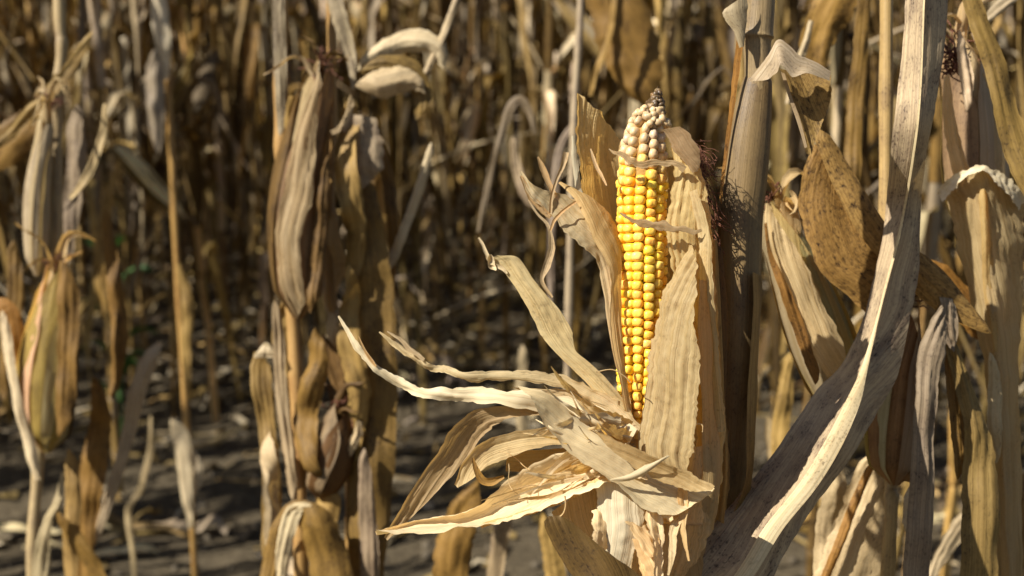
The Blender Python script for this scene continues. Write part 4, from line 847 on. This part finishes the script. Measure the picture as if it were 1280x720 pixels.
for i in range(8):
    g = Geo()
    for nm, q, m, par in plant_parts(300 + i, random.uniform(2.05, 2.4), 18, i % 2 == 0, .2, .04, .7): g.add(q[0], q[1], q[2], m)
    PROTO_ONE.append(g)
PROTO_ONE_ME = [g.mesh('corn_plant') for g in PROTO_ONE]
def tintc(rnd):  # random tones: dark ones paint in field shade, bright ones sunlit flecks
    v = rnd.choice((rnd.uniform(.28, .6), rnd.uniform(.4, .8), rnd.uniform(.5, 1.0), rnd.uniform(1.0, 1.6))); return (v * 1.02, v * rnd.uniform(.92, 1.0), v * rnd.uniform(.78, 1.0), 1)
GROUP = 'dry corn plants in the blurred rows'
LABEL = 'dry corn plant standing blurred in the rows beyond the sharp ear'
rp = random.Random(21)
def place_full(i, x, y, rz, label=LABEL, group=GROUP):
    t = empty('corn_plant', (x, y, ground_z(x, y)), label, 'corn plant', group); t.rotation_euler = (0, 0, rz)
    objs = []
    for nm, me, par in PROTO_ME[i]:
        o = link(nm, me, objs[par] if par is not None else t, tintc(rp)); objs.append(o)
    return t
def px_of(x, y, z=.6):
    v = Vector((x, y, z)) - EYE; return 640 + F * v.x / v.dot(FWD)
field = Geo(); count = 0
def to_field(x, y):
    i = rp.randrange(len(PROTO_ONE)); g = PROTO_ONE[i]; a = rp.uniform(0, 6.28); c, s = math.cos(a), math.sin(a); k = rp.uniform(.9, 1.1)
    b = len(field.v)
    for m in g.mats:
        if m not in field.mats: field.mats.append(m)
    mp = [field.mats.index(m) for m in g.mats]
    field.v += [((c * p[0] - s * p[1]) * k + x, (s * p[0] + c * p[1]) * k + y, p[2] * k) for p in g.v]
    field.uv += [(u + i, v) for u, v in g.uv]; field.f += [tuple(q + b for q in f) for f in g.f]; field.m += [mp[q] for q in g.m]
rowy = 2.65; ri = 0
while rowy < 10.5:
    half = .364 * rowy + .15
    x = -half - (1.9 if rowy < 7 else .4)
    while x < half + .15:
        xx, yy = x + rp.uniform(-.05, .05), rowy + rp.uniform(-.07, .07)
        px = px_of(xx, yy)
        inside = -40 < px < 1320
        skip = False
        if inside and rowy < 3.9:
            if 90 < px < 345 or 470 < px < 830: skip = rp.random() < (.97 if rowy < 3.2 else .8)
            elif px < 860: skip = rp.random() < (.9 if rowy < 3.2 else .55)
        elif inside and rowy < 4.6: skip = rp.random() < .2
        if not inside and rowy < 4: skip = rp.random() < .35
        if not skip:
            if not inside: to_field(xx, yy)
            elif rowy < 5.6: place_full(rp.randrange(len(PROTO_ME)), xx, yy, rp.uniform(0, 6.28)); count += 1
            elif count < 285:
                o = link('corn_plant', PROTO_ONE_ME[rp.randrange(len(PROTO_ONE_ME))], None, tintc(rp), (xx, yy, 0)); o.rotation_euler = (0, 0, rp.uniform(0, 6.28))
                set_props(o, LABEL, 'corn plant', GROUP); count += 1
            else: to_field(xx, yy)
        x += rp.uniform(.12, .18)
    rowy += .70 if rowy < 5 else .55; ri += 1
while rowy < 15:
    x = -.364 * rowy - .4
    while x < .364 * rowy + .4: to_field(x, rowy + rp.uniform(-.1, .1)); x += rp.uniform(.13, .2)
    rowy += .75
# rows beside the frame, which shade the path between
for yy in (1.75,):
    x = -2.6
    while x < -.95: to_field(x, yy + rp.uniform(-.05, .05)); x += .42
o = link('corn_field', field.mesh('corn_field')); o['kind'] = 'stuff'; o['label'] = 'far mass of dry corn closing the view'
print('plants', count, 'field verts', len(field.v))

# ------------------------------------------------------------------ what lies on the soil
rl = random.Random(44)
lm = []
for i in range(10):
    ln, wd = rl.uniform(.14, .42), rl.uniform(.018, .045); rails = []
    a = rl.uniform(-.8, .8)
    for k in range(6):
        f = k / 5; x = (f - .5) * ln; yy = a * x * f + .02 * rl.uniform(-1, 1); zz = .014 + rl.uniform(0, .035) * (1 if 0 < k < 5 else .3); ww = wd * (.4 + 1.2 * f * (1 - f) * 2) / 2
        rails.append([Vector((x, yy - ww, zz)), Vector((x, yy, zz + wd * .25)), Vector((x, yy + ww, zz - .004))])
    mt = (M_PALE, M_LEAF, M_GREY, M_PALE, M_LEAF)[i % 5]
    g = loft(rails, mt, nseg=16, m=4, wave=.012, ragged=.1, seed=i, smooth_across=False)
    lm.append(mesh_from('fallen_leaf', g[0], g[1], mt, g[2]))
n = 0
while n < 130:
    y = 2.7 + 3.4 * rl.random() ** 1.3; x = rl.uniform(-.42, .42) * y
    px = px_of(x, y, 0)
    if rl.random() > (.25 if px < 860 and y < 3.9 else 1): continue
    o = link('fallen_leaf', lm[rl.randrange(10)], None, tintc(rl), (x, y, ground_z(x, y) - .004)); o.rotation_euler = (rl.uniform(-.2, .2), rl.uniform(-.2, .2), rl.uniform(0, 6.28))
    set_props(o, 'dry fallen corn leaf lying on the bare soil between the rows', 'fallen leaf', 'fallen leaves on the soil'); n += 1
g = Geo()
for i in range(3000):
    y = 2.6 + 4.6 * rl.random() ** .8; x = rl.uniform(-.44, .44) * y; z = ground_z(x, y)
    if y < 4.2 and rl.random() < .7: continue
    L_, W_ = rl.uniform(.012, .07), rl.uniform(.003, .014); a = rl.uniform(0, 6.28); c, s_ = math.cos(a), math.sin(a)
    v = []
    for u, q in ((-1, -1), (0, -1), (1, -1), (1, 1), (0, 1), (-1, 1)):
        v.append(Vector((x + c * u * L_ - s_ * q * W_, y + s_ * u * L_ + c * q * W_, z + .006 + (rl.uniform(.004, .02) if u == 0 else rl.uniform(0, .01)))))
    g.add(v, [(0, 1, 4, 5), (1, 2, 3, 4)], [(rl.random(), rl.random())] * 6, rl.choice((M_PALE, M_LEAF, M_LEAF, M_GREY, M_BROWN)))
for i in range(200):
    y = 3.1 + 3.4 * rl.random(); x = rl.uniform(-.42, .42) * y; a = rl.uniform(0, 6.28); ln = rl.uniform(.06, .3); z = ground_z(x, y)
    q = [Vector((x + math.cos(a) * ln * k / 3, y + math.sin(a) * ln * k / 3, z + .008 + rl.uniform(0, .03))) for k in range(4)]
    mt = rl.choice((M_STALK, M_LEAF, M_PALE, M_CANE)); v, f, uv = tube(q, [rl.uniform(.002, .006)] * 4, mt, 5, 5, .1, i); g.add(v, f, uv, mt)
o = link('crop_litter', g.mesh('crop_litter')); o['kind'] = 'stuff'
g = Geo()
bmi = bmesh.new(); bmesh.ops.create_icosphere(bmi, subdivisions=1, radius=1)
iv = [v.co.copy() for v in bmi.verts]; bmi.verts.index_update(); fi = [tuple(v.index for v in f.verts) for f in bmi.faces]; bmi.free()
for i in range(1800):
    y = 2.5 + 3.6 * rl.random() ** 1.2; x = rl.uniform(-.44, .44) * y; z = ground_z(x, y)
    r = .003 + .014 * rl.random() ** 4; q = Vector((rl.random(), rl.random(), rl.random())) * 20
    v = [Vector((x, y, z + r * .25)) + p * r * (1 + .5 * noise.noise(p * 1.4 + q)) * (1 if True else 0) for p in iv]
    for p in v: p.z = z + (p.z - z) * .75
    g.add(v, fi, [(0, 0)] * len(v), M_CLOD)
o = link('soil_clods', g.mesh('soil_clods')); o['kind'] = 'stuff'
# small green weed far in the rows
def weed():
    c = at(140, 350, 2.6); bx = Vector((c.x, c.y, ground_z(c.x, c.y)))
    t = empty('weed', bx, 'small green weed growing between the dry corn rows', 'weed')
    rw = random.Random(2)
    part('stem', tube([Vector((0, 0, -.02)), Vector((.01, 0, .3)), Vector((.0, .01, c.z - bx.z + .1))], [.004, .004, .002], M_GREEN, 6, 8, 0), M_GREEN, t)
    for i in range(9):
        g_ = wild_leaf(rw, Vector((0, 0, rw.uniform(.15, c.z - bx.z + .1))), rw.uniform(0, 6.28), rw.uniform(.08, .14), rw.uniform(.03, .05), 40, .6, 30, .3, 8, 4)
        part('leaf', g_, M_GREEN, t)
weed()
